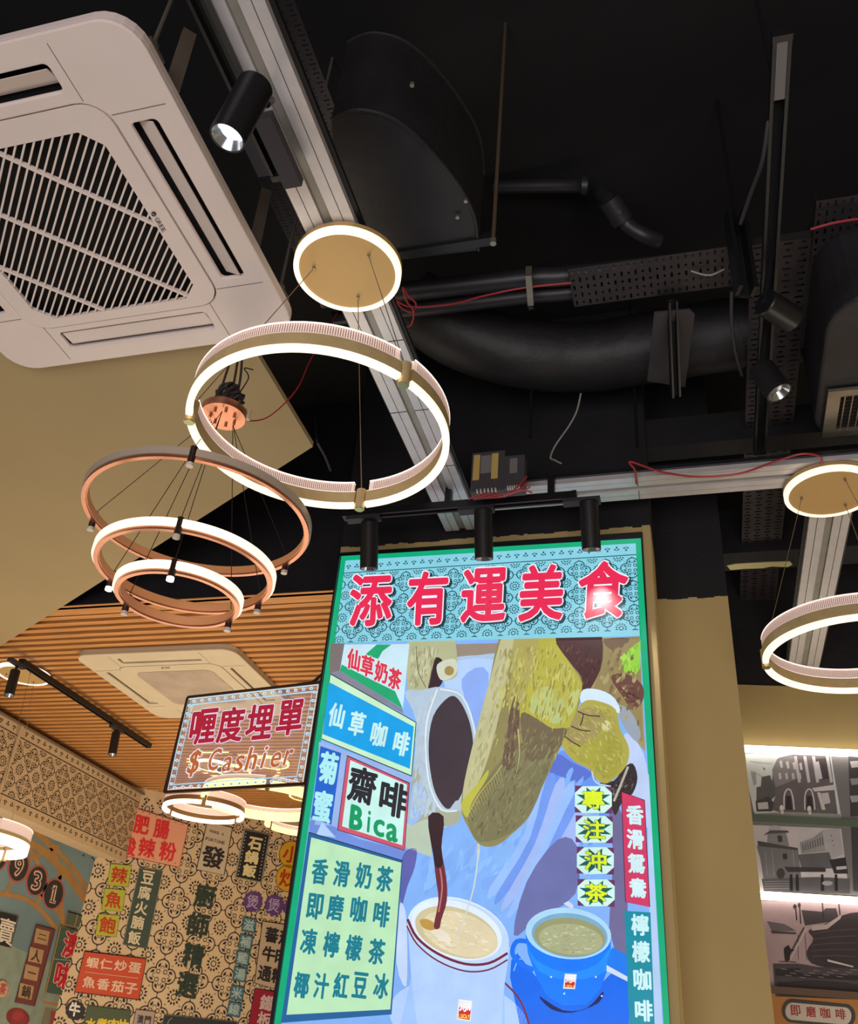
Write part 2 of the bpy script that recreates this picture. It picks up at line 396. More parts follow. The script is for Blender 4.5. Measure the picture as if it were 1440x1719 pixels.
# photo wall on the right
pd = np.array([0.9864, 0.1641, 0.0]); pn = np.array([0.1641, -0.9864, 0.0]); p0 = np.array([0.243, 4.5, 0.0]); pc = float(pn@p0)
a = p0-pd*0.30; b = p0+pd*3.0
def wallbox(s0, s1, z0, z1, t0, t1):
    A = p0+pd*s0; B = p0+pd*s1
    pts = [A+pn*t0, B+pn*t0, B+pn*t1, A+pn*t1]
    return [tuple(q+np.array([0, 0, z0])) for q in pts]+[tuple(q+np.array([0, 0, z1])) for q in pts]
wp = struct(MB().hexa(wallbox(-.3, 2.8, 0, 3.43, -.2, 0)).build('wall_photo', M_beige), 'beige wall end carrying black and white photo murals')
struct(MB().hexa(wallbox(-.3, 2.8, 3.43, 4.6, -.2, -.005)).build('trim_4', M_black), 'black painted wall top above the photo murals')

# ================================================================ LIGHT BOX SIGN
lb = thing('light_box_sign', (-0.72, YB, 2.2), 'tall backlit menu light box with a green border on the beige pillar', 'sign')
MB().box((-1.326, YB-.012, 1.0), (-0.1225, YB+.012, 3.436)).build('case', M_blackmetal, lb)
sh = Sheet((0, 1, 0), YB-.0125, -1)
GR = (0, 168, 118)
sh.poly([(573, 933.5), (1075.5, 903.5), (1135, 1900), (434, 1900)], GR, 0)
sh.line([(571, 934), (459, 1719), (433, 1900)], 1.6, (20, 70, 60), 1)
head = Sheet((0, 1, 0), YB-.0125, -1); head.lift0 = .0075
HB = (138, 212, 232)
head.poly([(580, 941), (1067, 912), (1073.6, 1067.5), (562, 1079.5)], HB, 0)
TL, TR, BLp = at(580, 941, Y=YB-.0125), at(1067, 912, Y=YB-.0125), at(562, 1079.5, Y=YB-.0125)
TEAL = (38, 92, 100)
Wd = TR[0]-TL[0]; zt = (TL[2]+TR[2])/2; zb = BLp[2]-.004
lace(head, (TL[0]+.003, YB-.0125, zb), (1, 0, 0), (0, 0, 1), Wd-.002, zt-zb-.062, 0.096, TEAL, 1, u0=.02, v0=.01, lw=.036)
fleurs(head, (TL[0]+.003, YB-.0125, zt-.047), (1, 0, 0), (0, 0, 1), Wd, .036, .034, TEAL, 1)
head.tris(np.array([[TL[0], YB-.0190, zt-.056], [TR[0], YB-.0190, zt-.056], [TR[0], YB-.0190, zt-.060], [TL[0], YB-.0190, zt-.060]])+np.array([0, -.002, 0]), [(0, 1, 2), (0, 2, 3)], TEAL)
for c, zx, zy, w, h in (('添', 205, 365, 182, 226), ('有', 440, 358, 172, 232), ('運', 675, 345, 192, 232), ('美', 915, 335, 190, 242), ('食', 1172, 322, 214, 246)):
    k = .4028; head.text(c, [(540+zx*k, 860+zy*k)], w*k*.92, h*k*.92, (236, 40, 84), 9, sx=-.05, sy=-.05, bold=.03, outline=(245, 246, 255), ow=.026, shadow=(28, 62, 74), sh=(4.5, 3))
head.build('header_print', P_emith, lb, 'cyan lace tile header with five large red characters')
# --- painted picture
S = sh
def q2(z, ox, oy, k): return [(ox+a*k, oy+b*k) for a, b in z]
zA = lambda z: q2(z, 460, 1080, .2361); zB = lambda z: q2(z, 460, 1380, .2361); zC = lambda z: q2(z, 740, 1060, .2639); zD = lambda z: q2(z, 740, 1300, .2778)
S.poly([(562, 1080), (1074, 1067), (1113.6, 1719), (1124.4, 1900), (447, 1900), (472, 1719), (519, 1380)], (128, 176, 244), 2)
S.poly([(740, 1082), (862, 1079), (850, 1110), (800, 1104), (752, 1112)], (150, 136, 122), 3)
S.poly([(752, 1110), (800, 1100), (850, 1104), (842, 1180), (812, 1280), (796, 1230), (780, 1170), (748, 1158)], (176, 206, 246), 3, 4)
S.poly([(775, 1140), (820, 1130), (806, 1290), (796, 1300), (799, 1240), (790, 1200)], (138, 170, 240), 3.3, 4)
S.poly([(925, 1073), (1073, 1069), (1083, 1262), (1060, 1236), (1040, 1190), (990, 1170), (962, 1140)], (160, 146, 96), 3)
S.poly(zC([(980, 50), (1265, 30), (1285, 700), (1240, 690), (1150, 560), (1120, 470), (960, 400), (1030, 180)]), (146, 130, 84), 3.2)
S.poly(zC([(690, -40), (985, -50), (1028, 180), (960, 350), (905, 400), (880, 290), (820, 200), (760, 140)]), (74, 40, 42), 4, 3)
S.poly(zC([(1200, 110), (1270, 60), (1268, 230), (1235, 285), (1130, 240)]), (146, 204, 62), 4)
S.poly(zC([(1080, 290), (1180, 270), (1280, 340), (1284, 440), (1220, 500), (1160, 420)]), (104, 66, 58), 4, 3)
S.poly(zC([(1040, 50), (1200, 45), (1120, 120), (1060, 100)]), (112, 88, 66), 4, 3)
S.poly(zC([(1110, 470), (1200, 500), (1270, 640), (1240, 700), (1160, 600)]), (150, 160, 172), 4, 3)
# robe folds
S.poly(zC([(760, 760), (860, 820), (960, 880), (1010, 1000), (1130, 1120), (1140, 1240), (860, 1400), (700, 1440), (500, 1440), (640, 1000)]), (100, 146, 238), 3.1, 3)
S.poly(zC([(740, 780), (830, 830), (960, 900), (880, 960), (760, 920), (690, 890)]), (86, 112, 206), 3.4, 3)
for k in range(6):
    x0 = 900+k*16; S.poly([(x0, 1300+k*8), (x0+16, 1302+k*8), (900+k*10, 1400+k*14), (830+k*10, 1500+k*12), (822+k*12, 1490+k*10), (880+k*9, 1400+k*8)], ((150, 188, 250), (112, 152, 236), (160, 184, 240))[k % 3], 3.5+k*.05, 3)
S.poly([(884, 1480), (935, 1410), (968, 1420), (966, 1500), (900, 1545), (862, 1570)], (106, 112, 170), 3.9, 3)
S.poly(zD([(740, 780), (770, 765), (800, 790), (800, 820)]), (206, 214, 240), 4)
S.poly([(1020, 1340), (1048, 1380), (1052, 1620), (1022, 1560), (1030, 1440)], (110, 106, 150), 3.6, 2)
S.poly([(1085, 1300), (1089, 1300), (1112, 1719), (1094, 1719)], (176, 204, 240), 3.6)
S.poly([(1050, 1230), (1080, 1265), (1090, 1330), (1086, 1390), (1046, 1330), (1040, 1280)], (186, 204, 240), 3.7, 3)
def inside(x, y, P):
    c = False; j = len(P)-1
    for i in range(len(P)):
        if (P[i][1] > y) != (P[j][1] > y) and x < (P[j][0]-P[i][0])*(y-P[i][1])/(P[j][1]-P[i][1])+P[i][0]: c = not c
        j = i
    return c
_rg = random.Random(11)
def mottle(P, n, cols, layer, ang, ln=(4, 12), w=(1.5, 4), jit=.3):   # brushy dabs of the picture's own colours
    xs = [p[0] for p in P]; ys = [p[1] for p in P]; k = 0; t = 0
    while k < n and t < n*6:
        t += 1; x, y = _rg.uniform(min(xs), max(xs)), _rg.uniform(min(ys), max(ys))
        if not inside(x, y, P): continue
        a = ang+_rg.uniform(-jit, jit); l = _rg.uniform(*ln)/2; hw = _rg.uniform(*w)/2; c, q = math.cos(a), math.sin(a)
        pts = [(x+c*u*l-q*v*hw, y+q*u*l+c*v*hw) for u, v in ((-1, 0), (-.4, .9), (.5, 1), (1, 0), (.4, -1), (-.6, -.8))]
        if not all(inside(px, py, P) for px, py in pts): continue
        S.poly(pts, _rg.choice(cols), layer+.001*(k % 40)); k += 1
_robe = [(790, 1180), (812, 1240), (905, 1330), (960, 1280), (1010, 1330), (1010, 1480), (900, 1540), (860, 1560), (800, 1500), (760, 1500), (700, 1520), (690, 1440), (740, 1400), (790, 1420)]
mottle(_robe, 260, [(134, 182, 246), (126, 174, 243), (140, 188, 248), (124, 170, 241)], 3.45, 2.1, (20, 60), (6, 16))
mottle([(1000, 1075), (1070, 1072), (1080, 1250), (1040, 1200), (985, 1170), (1010, 1120)], 70, [(150, 134, 88), (170, 156, 104), (120, 96, 70), (136, 120, 78)], 4.3, 1.9, (6, 18), (3, 7))
mottle([(935, 1078), (998, 1078), (1008, 1110), (990, 1150), (975, 1160), (955, 1115)], 60, [(58, 30, 34), (92, 52, 50), (66, 36, 40), (110, 66, 56)], 4.3, 1.8, (4, 12), (1.5, 4))
mottle([(1030, 1140), (1072, 1148), (1076, 1186), (1054, 1186)], 26, [(90, 56, 48), (124, 84, 70), (76, 44, 42)], 4.4, .3, (4, 12), (1.5, 4))
mottle([(1040, 1090), (1072, 1078), (1074, 1126), (1060, 1134), (1038, 1122)], 20, [(160, 214, 76), (130, 190, 54)], 4.4, 1.6, (6, 14), (3, 6))
# left glove
S.poly(zA([(960, -60), (1140, -90), (1270, -60), (1305, 150), (1290, 240), (1190, 265), (1145, 210), (1095, 330), (1010, 330), (950, 345)]), (178, 180, 142), 4, 4)
S.poly(zA([(1150, 100), (1200, 130), (1160, 210), (1200, 265), (1150, 330), (1095, 325), (1120, 200)]), (52, 34, 44), 4.5, 3)
S.poly(zA([(1160, 150), (1280, 110), (1305, 190), (1250, 250), (1180, 255)]), (206, 210, 190), 4.7, 4)
S.ell(460+1245*.2361, 1080+195*.2361, 8, 8, (160, 140, 80), 4.8)
S.line(zA([(1010, 20), (1025, 200), (1080, 315)]), 1.3, (110, 100, 70), 4.9, 3)
S.line(zA([(1100, 20), (1120, 160), (1100, 300)]), 1.0, (130, 118, 84), 4.9, 3)
# pot
S.poly(zA([(930, 350), (1060, 330), (1180, 310), (1330, 360), (1430, 600), (1425, 760), (1340, 1000), (1330, 1190), (1240, 1300), (1180, 1300), (1080, 1250), (950, 1280), (985, 940), (1010, 560)]), (176, 196, 214), 5, 4)
S.poly(zA([(985, 950), (1010, 850), (1060, 1000), (1180, 1190), (1330, 1190), (1300, 1280), (1200, 1300), (1080, 1250), (950, 1280)]), (168, 172, 150), 5.2, 3)
S.poly(zA([(990, 1000), (1060, 1020), (1090, 1120), (1040, 1240), (955, 1280)]), (150, 186, 240), 5.3, 3)
S.line(zA([(1160, 325), (1085, 560), (1080, 800), (1110, 1020), (1190, 1180), (1300, 1190)]), 2.2, (226, 236, 240), 5.5, 4)
S.line(zA([(1180, 325), (1340, 380), (1428, 640), (1400, 860)]), 2.6, (214, 232, 242), 5.5, 4)
S.poly(zA([(1245, 380), (1320, 410), (1390, 560), (1415, 740), (1380, 900), (1330, 1080), (1250, 1175), (1190, 1140), (1130, 1010), (1098, 760), (1130, 520)]), (62, 50, 60), 6, 4)
S.poly(zA([(1250, 1175), (1290, 1120), (1335, 1110), (1330, 1190)]), (176, 190, 204), 6.2)
# strainer cloth
OUT = [(410, -30), (700, -50), (735, 80), (830, 210), (900, 330), (840, 600), (760, 740), (640, 1000), (560, 1180), (450, 1290), (350, 1362), (250, 1358), (180, 1260), (130, 1130), (150, 950), (220, 650), (300, 350)]
S.poly(zC(OUT), (142, 134, 86), 7, 4)
S.poly(zC([(405, -20), (470, -20), (420, 300), (330, 700), (250, 940), (160, 1060), (140, 1080), (150, 950), (220, 650), (300, 350)]), (188, 186, 142), 7.3, 3)
S.poly(zC([(135, 1080), (240, 960), (300, 880), (290, 940), (200, 1080), (170, 1180), (140, 1150)]), (186, 184, 70), 7.5, 3)
S.poly(zC([(490, -30), (700, -50), (735, 80), (830, 215), (897, 330), (880, 420), (820, 610), (700, 612), (640, 570), (530, 520), (480, 520)]), (178, 172, 66), 7.4, 2)
S.poly(zC([(480, -20), (620, -20), (600, 200), (540, 380), (500, 520), (430, 520), (450, 250)]), (170, 160, 92), 7.45, 2)
S.poly(zC([(590, 390), (690, 350), (720, 430), (680, 560), (620, 540), (565, 500)]), (180, 192, 120), 7.6, 3)
S.poly(zC([(720, 440), (780, 440), (770, 560), (725, 590), (700, 560)]), (176, 190, 126), 7.6, 3)
S.poly(zC([(830, 390), (880, 370), (860, 470), (810, 540), (800, 480)]), (186, 196, 120), 7.6, 3)
S.poly(zC([(440, 500), (480, 400), (500, 500), (490, 700), (440, 880), (390, 840), (420, 660)]), (104, 84, 68), 7.6, 3)
S.poly(zC([(510, 520), (600, 550), (700, 615), (800, 620), (760, 730), (680, 800), (560, 820), (520, 700)]), (112, 98, 74), 7.6, 3)
S.poly(zC([(380, 820), (500, 700), (620, 800), (740, 700), (640, 1000), (560, 1170), (430, 1290), (250, 1340), (185, 1250), (180, 1160), (280, 960)]), (122, 118, 84), 7.55, 3)
S.line(zC([(490, 620), (500, 780), (480, 900)]), 2.2, (190, 180, 120), 7.9, 3, w1=.5)
for k in range(16):
    t = k/15; x, y = 170+t*200, 1160-t*290; S.line(zC([(x, y), (x+22, y+45+t*40)]), 1.1, (176, 170, 90), 7.9, w1=.3)
S.line(zC([(165, 1180), (240, 1040), (330, 930), (390, 850)]), 1.4, (190, 180, 100), 7.9, 3)
for k in range(46):
    x, y = random.uniform(340, 830), random.uniform(90, 800)
    if y > 60+(x-380)*0.2 and x < 900-abs(y-400)*.4 and x > 400-y*.25:
        S.line(zC([(x, y), (x-random.uniform(4, 16), y+random.uniform(25, 70))]), random.uniform(.6, 1.8), random.choice([(120, 104, 60), (206, 196, 110), (150, 138, 70), (104, 84, 56)]), 7.8, w1=.3)
S.line(zC([(240, 1350), (235, 1440)]), 3, (210, 200, 180), 8)
_st = zC([(410, 90), (700, 70), (830, 215), (890, 330), (835, 590), (755, 735), (630, 1000), (550, 1170), (440, 1275), (250, 1340), (185, 1250), (140, 1120), (160, 950), (230, 650), (310, 350)])
mottle([p for p in zC([(410, 90), (700, 70), (830, 215), (890, 330), (815, 600), (700, 600), (520, 500), (400, 520), (330, 520)])], 300, [(186, 178, 84), (164, 156, 62), (200, 194, 104), (148, 136, 64), (178, 184, 110)], 7.65, 1.75, (6, 22), (1.2, 3.4), .2)
mottle(zC([(500, 560), (700, 630), (810, 640), (750, 740), (630, 1000), (550, 1170), (440, 1275), (250, 1340), (190, 1250), (190, 1150), (300, 950), (420, 800)]), 340, [(112, 106, 78), (132, 128, 92), (120, 112, 74), (142, 134, 92), (100, 88, 66)], 7.65, 2.0, (5, 20), (1, 3), .35)
mottle(zC([(400, 100), (440, 110), (330, 640), (250, 920), (150, 1060), (170, 940), (230, 650), (310, 350)]), 110, [(196, 194, 152), (178, 174, 128), (188, 188, 140), (168, 160, 110)], 7.65, 1.8, (8, 26), (1.5, 4), .15)
mottle(zC([(400, 640), (470, 450), (495, 520), (480, 720), (440, 860), (400, 830)]), 50, [(84, 66, 54), (120, 100, 78), (150, 136, 90)], 7.75, 1.8, (5, 16), (1, 2.5), .2)
# right hand
S.poly(zC([(905, 370), (1010, 372), (1105, 425), (1135, 520), (1000, 470), (890, 450)]), (206, 226, 244), 7.9, 3)
S.poly(zC([(870, 500), (920, 440), (1010, 445), (1110, 495), (1140, 620), (1195, 740), (1175, 860), (1060, 965), (985, 935), (940, 875), (840, 820), (770, 725), (800, 650), (830, 600)]), (172, 164, 74), 8, 4)
S.poly(zC([(950, 700), (1060, 640), (1150, 720), (1150, 850), (1060, 940), (960, 860), (860, 800)]), (162, 158, 62), 8.2, 3)
S.poly(zC([(860, 520), (980, 480), (1050, 560), (980, 680), (880, 720), (800, 690)]), (160, 144, 92), 8.15, 3)
S.ell(740+1050*.2639, 1060+600*.2639, 8, 9, (206, 204, 150), 8.3)
for p in ([(870, 508), (930, 532), (1012, 540)], [(828, 602), (890, 628), (952, 634)], [(788, 668), (840, 705), (888, 732)], [(885, 600), (900, 560), (905, 520)]):
    S.line(zC(p), 2.0, (70, 54, 40), 8.5, 3)
S.poly(zC([(1000, 965), (1100, 950), (1160, 870), (1220, 840), (1250, 930), (1220, 1030), (1150, 1090), (1110, 1170), (1080, 1100), (1080, 990)]), (52, 42, 46), 7.95, 3)
S.line(zC([(1190, 860), (1150, 960), (1100, 1080)]), 4, (176, 176, 160), 8.6, 3)
S.line(zC([(960, 890), (985, 960), (1080, 985)]), 2, (200, 216, 226), 8.6, 3)
mottle(zC([(900, 480), (1010, 455), (1100, 510), (1130, 630), (1180, 740), (1165, 850), (1060, 945), (990, 920), (850, 810), (790, 720), (840, 600)]), 210, [(178, 170, 84), (160, 152, 66), (188, 180, 100), (168, 154, 92), (150, 148, 60)], 8.35, .9, (4, 13), (1.5, 4), .6)
mottle(zC([(1010, 990), (1100, 960), (1200, 860), (1240, 930), (1210, 1020), (1140, 1080), (1090, 1080)]), 60, [(70, 58, 60), (36, 28, 32), (110, 104, 96)], 8.1, 2.2, (4, 12), (1, 3), .4)
mottle(zA([(970, 20), (1130, 10), (1190, 30), (1110, 200), (1090, 320), (1020, 320), (960, 330)]), 110, [(186, 188, 152), (168, 168, 126), (196, 200, 170), (156, 152, 108)], 4.6, 1.7, (5, 16), (1.5, 4), .3)
mottle(zA([(1000, 560), (1060, 360), (1150, 335), (1090, 560), (1085, 800), (1110, 1010), (1180, 1180), (1100, 1240), (960, 1270), (990, 940)]), 150, [(180, 199, 216), (174, 193, 210), (185, 203, 215)], 5.4, 1.7, (6, 24), (2, 6), .2)
# stream, cups
S.poly(zB([(1095, -40), (1205, -40), (1190, 180), (1225, 400), (1228, 560), (1190, 690), (1175, 755), (1135, 742), (1168, 560), (1150, 400), (1130, 230)]), (112, 44, 56), 8, 3)
S.poly(zB([(1095, -40), (1205, -40), (1188, 180), (1200, 300), (1150, 320), (1130, 230)]), (48, 26, 36), 8.2, 3)
S.line(zB([(1180, 330), (1195, 470), (1170, 640)]), 2.4, (196, 116, 120), 8.3, 3)
S.line([(804, 1425), (795, 1490), (780, 1540), (768, 1580)], 2.6, (206, 214, 206), 9.2, 3, w1=1.4)
S.poly(zB([(940, 10), (1100, -30), (1120, 200), (1120, 250), (935, 180)]), (180, 196, 176), 3.9)
S.poly(zB([(905, 250), (1010, 190), (1000, 320), (950, 450), (900, 600)]), (92, 96, 170), 3.9, 3)
S.poly(zB([(890, 600), (930, 620), (945, 800), (940, 1170), (870, 1000)]), (196, 214, 246), 4, 3)
# white cup with saucer
S.ell(770, 1712, 118, 66, (176, 206, 250), 5, .18); S.line([(842, 1645), (868, 1672), (882, 1700), (890, 1730)], 3.2, (120, 40, 70), 5.4, 3)
S.poly([(684, 1545), (700, 1600), (672, 1719), (664, 1820), (850, 1830), (846, 1660), (856, 1590)], (160, 196, 250), 5.6, 0)
S.poly([(684, 1545), (720, 1600), (780, 1625), (856, 1590), (845, 1660), (842, 1719), (700, 1719), (690, 1640)], (176, 206, 252), 5.8, 0)
S.ell(769, 1566, 88, 57, (214, 232, 252), 7, .33)
S.ell(771, 1568, 86, 55, (190, 214, 246), 7.05, .33)
S.ell(766, 1561, 79, 47, (222, 236, 250), 7.1, .33)
S.ell(766, 1565, 72, 40, (204, 192, 152), 7.3, .33)
S.ell(772, 1568, 66, 35, (222, 208, 172), 7.4, .33)
S.poly(zB([(1035, 700), (1090, 690), (1160, 740), (1120, 770), (1060, 750)]), (190, 148, 70), 7.6, 3)
S.poly(zB([(1100, 760), (1200, 770), (1260, 840), (1200, 850)]), (232, 224, 206), 7.5, 3)
for o, w, ly in ((0, 4.4, 7.6), (11, 2.6, 7.6)):
    S.line([(684-o*.1, 1543+o), (700, 1574+o), (735, 1601+o*1.1), (780, 1618+o*1.1), (820, 1617+o), (852, 1600+o)], w, (112, 32, 62), ly, 4)
_c1 = [(766+66*math.cos(a)*math.cos(.33)-34*math.sin(a)*math.sin(.33), 1567+66*math.cos(a)*math.sin(.33)+34*math.sin(a)*math.cos(.33)) for a in [k*.3 for k in range(21)]]
mottle(_c1, 90, [(226, 214, 180), (214, 200, 162), (232, 224, 198)], 7.45, .4, (5, 16), (1.5, 4), .5)
# blue cup and saucer
S.poly([(858, 1612), (868, 1600), (900, 1640), (1010, 1650), (1054, 1605), (1056, 1719), (1062, 1900), (900, 1900), (872, 1719), (856, 1640)], (0, 104, 236), 5, 0)
S.line([(862, 1630), (872, 1610), (890, 1620), (915, 1660)], 2, (120, 180, 250), 5.5, 3)
S.poly([(905, 1672), (945, 1696), (985, 1692), (1012, 1664), (1004, 1684), (960, 1700), (925, 1694)], (10, 28, 90), 5.7, 3)
S.line([(892, 1582), (868, 1580), (860, 1600), (874, 1618), (896, 1628)], 8, (6, 112, 240), 6, 4)
S.poly([(882, 1570), (886, 1600), (900, 1640), (918, 1672), (945, 1688), (985, 1686), (1008, 1660), (1022, 1620), (1026, 1575)], (0, 120, 250), 6.2, 0)
S.poly([(882, 1580), (900, 1612), (950, 1632), (1000, 1620), (1025, 1590), (1018, 1630), (960, 1645), (905, 1630)], (20, 140, 255), 6.3, 3)
S.ell(954, 1567, 72, 43, (170, 214, 244), 6.6, .1); S.ell(956, 1570, 64, 37, (120, 170, 200), 6.7, .1)
S.ell(956, 1573, 60, 32, (150, 152, 108), 6.8, .1); S.ell(958, 1577, 54, 26, (168, 172, 132), 6.9, .1)
mottle([(957+53*math.cos(a), 1577+25*math.sin(a)) for a in [k*.3 for k in range(21)]], 90, [(176, 180, 142), (158, 160, 120), (190, 194, 160)], 6.95, .1, (4, 13), (1.5, 3.5), .5)
for x, y in ((925, 1640), (947, 1668), (1000, 1640), (1010, 1672)): S.ell(x, y, 1.6, 1.6, (200, 230, 255), 7)
S.poly([(1020, 1608), (1028, 1590), (1053, 1604), (1054, 1646), (1018, 1624)], (20, 120, 236), 7); S.poly([(1018, 1620), (1054, 1640), (1054, 1648), (1018, 1630)], (206, 220, 236), 7.2)
# little cup stamps
def stamp(x, y, w, h, sx):
    S.poly([(x-w/2, y-h/2), (x+w/2, y-h/2+w*sx), (x+w/2-3, y+h/2+w*sx), (x-w/2-3, y+h/2)], (232, 232, 236), 8)
    S.poly([(x-w/2+1.5, y-h*.1), (x+w/2-2, y-h*.1+w*sx), (x+w/2-4.5, y+h/2-2+w*sx), (x-w/2-1.2, y+h/2-2)], (206, 34, 44), 8.2)
    S.ch('添', x, y-h*.16, w*.8, h*.55, (244, 244, 250), 8.6, sx=.1, sy=-.12, bold=.03)
    for i, c in enumerate('Lucky'): S.ch(c, x-w*.36+i*w*.17-1.5, y+h*.33+i*.4, w*.14, h*.2, (246, 214, 60), 8.8, bold=.03)
stamp(781, 1694, 23, 34, .15); stamp(958, 1647, 20, 25, .05)
# upper left label
S.poly(zA([(400, 0), (500, 0), (470, 190), (395, 215)]), (120, 110, 110), 9)
S.poly(zA([(400, 215), (470, 190), (910, 465), (920, 500), (600, 330)]), (130, 130, 150), 9)
S.poly(zA([(500, 8), (962, 4), (915, 465), (468, 192)]), (196, 226, 240), 9.5)
S.poly(zA([(468, 192), (480, 150), (700, 262), (860, 340), (915, 465)]), (20, 164, 110), 9.7)
S.poly(zA([(650, 78), (730, 8), (835, 8), (770, 56), (740, 110), (705, 100)]), (20, 164, 110), 9.7)
S.text('仙草奶茶', zA([(566, 115), (662, 162), (762, 205), (858, 252)]), 20, 33, (214, 52, 78), 12, sx=.32, sy=-.12, bold=.035, outline=(226, 240, 240), ow=.03)
S.poly(zA([(400, 212), (1012, 560), (980, 948), (335, 682)]), (30, 70, 60), 10)
S.poly(zA([(402, 222), (1006, 564), (975, 938), (338, 676)]), (198, 236, 200), 10.2)
S.poly(zA([(390, 275), (993, 592), (965, 892), (345, 645)]), (0, 158, 228), 10.4)
S.text('仙草咖啡', zA([(445, 512), (590, 572), (745, 648), (905, 712)]), 24, 38, (196, 236, 236), 13, sx=.22, sy=-.2, bold=.03)
S.poly(zA([(320, 700), (1000, 950), (960, 1000), (500, 830), (480, 1300), (290, 1290)]), (152, 178, 230), 9.2)
S.poly(zA([(330, 730), (477, 780), (407, 1290), (262, 1240)]), (22, 96, 196), 10)
S.text('菊蜜', zA([(386, 885), (346, 1160)]), 28, 50, (170, 232, 240), 13, sx=.2, sy=-.13, bold=.035)
S.poly(zB([(250, 0), (300, -50), (420, 30), (600, 120), (930, 200), (905, 270), (400, 130), (250, 90)]), (110, 140, 216), 9.1)
S.poly(zB([(340, 0), (440, 110), (300, 90)]), (176, 208, 250), 9.3)
S.poly([(582.7, 1268.5), (687, 1314.5), (679, 1427.5), (566.5, 1393)], (206, 84, 108), 10); 
S.line([(582.7, 1268.5), (687, 1314.5), (679, 1427.5), (566.5, 1393)], 1.5, (40, 30, 60), 10.1, closed=True)
S.poly([(588, 1276), (683, 1317), (675, 1419), (574, 1387)], (196, 240, 234), 10.3)
S.text('齋', zA([(628, 1010)]), 44, 57, (34, 34, 46), 13, sx=.27, sy=-.16, bold=.03)
S.text('啡', zA([(848, 1108)]), 42, 54, (34, 34, 46), 13, sx=.3, sy=-.12, bold=.035)
S.ch('B', 598, 1373, 18, 37, (0, 150, 96), 13, sx=.3, sy=-.1, bold=.06); S.ch('i', 619, 1379, 3.5, 35, (0, 150, 96), 13, sx=.3, sy=-.08, bold=.02)
S.ch('c', 636, 1390, 16, 26, (0, 150, 96), 13, sx=.25, sy=-.06, bold=.06); S.ch('a', 658, 1398, 17, 27, (0, 150, 96), 13, sx=.25, sy=-.06, bold=.06)
S.poly(zB([(245, 72), (915, 275), (835, 1368), (48, 1428)]), (34, 96, 152), 10)
S.line(zB([(245, 72), (915, 275)]), 1.4, (10, 30, 60), 10.1)
S.poly(zB([(264, 108), (906, 290), (826, 1332), (88, 1370)]), (184, 228, 184), 10.3)
TQ = (16, 122, 142)
for body, cs in (('香滑奶茶', [(325, 352), (480, 368), (637, 382), (786, 405)]), ('即磨咖啡', [(290, 600), (437, 608), (602, 622), (764, 655)]), ('凍檸檬茶', [(246, 848), (408, 872), (566, 895), (730, 922)]), ('椰汁紅豆冰', [(195, 1160), (336, 1165), (476, 1162), (612, 1160), (762, 1165)])):
    S.text(body, zB(cs), 25 if len(body) == 4 else 23, 41, TQ, 13, sx=.12, sy=-.12, bold=.03)
# octagon tiles
for c, (zx, zy) in zip('專注沖茶', ((921, 152), (926, 332), (933, 521), (938, 716))):
    x, y = 740+zx*.2778, 1300+zy*.2778; hx, hy = 31, 22.5
    S.poly([(x-hx, y-hy-1), (x+hx, y-hy+1), (x+hx, y+hy+1), (x-hx, y+hy-1)], (100, 50, 100), 9)
    S.poly([(x+hx*a, y+hy*b) for a, b in ((-.6, -1), (.6, -1), (1, -.5), (1, .5), (.6, 1), (-.6, 1), (-1, .5), (-1, -.5))], (202, 240, 232), 9.4)
    for k in range(8):
        an = k*math.pi/4+math.pi/8; r1, r2 = 1.0, .52
        S.poly([(x, y), (x+hx*r2*math.cos(an-.36), y+hy*r2*math.sin(an-.36)), (x+hx*r1*math.cos(an), y+hy*r1*math.sin(an)), (x+hx*r2*math.cos(an+.36), y+hy*r2*math.sin(an+.36))], (22, 92, 88), 9.6)
    S.text(c, [(x, y)], 36, 30, (216, 236, 40), 13, sx=.03, sy=.02, bold=.03, outline=(22, 60, 60), ow=.022)
S.poly(zD([(1090, 104), (1230, 156), (1262, 802), (1115, 770)]), (206, 58, 100), 10); S.line(zD([(1090, 104), (1230, 156), (1262, 802), (1115, 770)]), 1.2, (70, 24, 50), 10.1, closed=True)
S.text('香滑鴛鴦', zD([(1172, 245), (1174, 392), (1181, 538), (1190, 686)]), 27, 31, (206, 238, 244), 13, sx=.08, sy=.04, bold=.04)
S.poly(zD([(1108, 824), (1266, 834), (1296, 1640), (1145, 1640)]), (12, 138, 160), 10)
S.text('檸檬咖啡', zD([(1203, 910), (1208, 1072), (1217, 1240), (1226, 1428)]), 28, 34, (200, 240, 244), 13, sx=.05, sy=.04, bold=.035)
sh.build('poster_print', P_emit, lb, 'backlit poster of pouring milk tea with menu labels')

# ================================================================ CASHIER SIGN
cs = thing('cashier_sign', (-1.36, 3.12, 2.72), 'clear acrylic cashier sign with red characters and glowing border beside the light box', 'sign')
CA = np.array([-1.345, 3.10, 0]); CB = np.array([-2.05, 3.30, 0]); cdv = (CB-CA)/np.linalg.norm(CB-CA); cn = np.array([cdv[1], -cdv[0], 0]); cn = cn if cn[1] < 0 else -cn
cc = float(cn@CA); pl = (cn, cc)
cq = [at(*p, pl=pl) for p in ((316, 1171), (540, 1146), (513, 1316), (277, 1330))]
def qprism(q, t, n): return MB().prism([tuple(v) for v in q], tuple(np.array(n)*t))
fr = MB()
for i in range(4): fr.bar(cq[i], cq[(i+1) % 4], .011, .013, up=tuple(cn))
fr.build('frame', mat('bronze_frame', (86, 62, 58), .3, metal=.7), cs)
glass = mat('clear_acrylic', (245, 240, 250), 0.08, alpha=0.16)
ci = [at(*p, pl=pl) for p in ((318, 1173), (536, 1149), (509, 1312), (281, 1326))]
qprism(ci, .004, -cn).build('acrylic_panel', glass, cs)
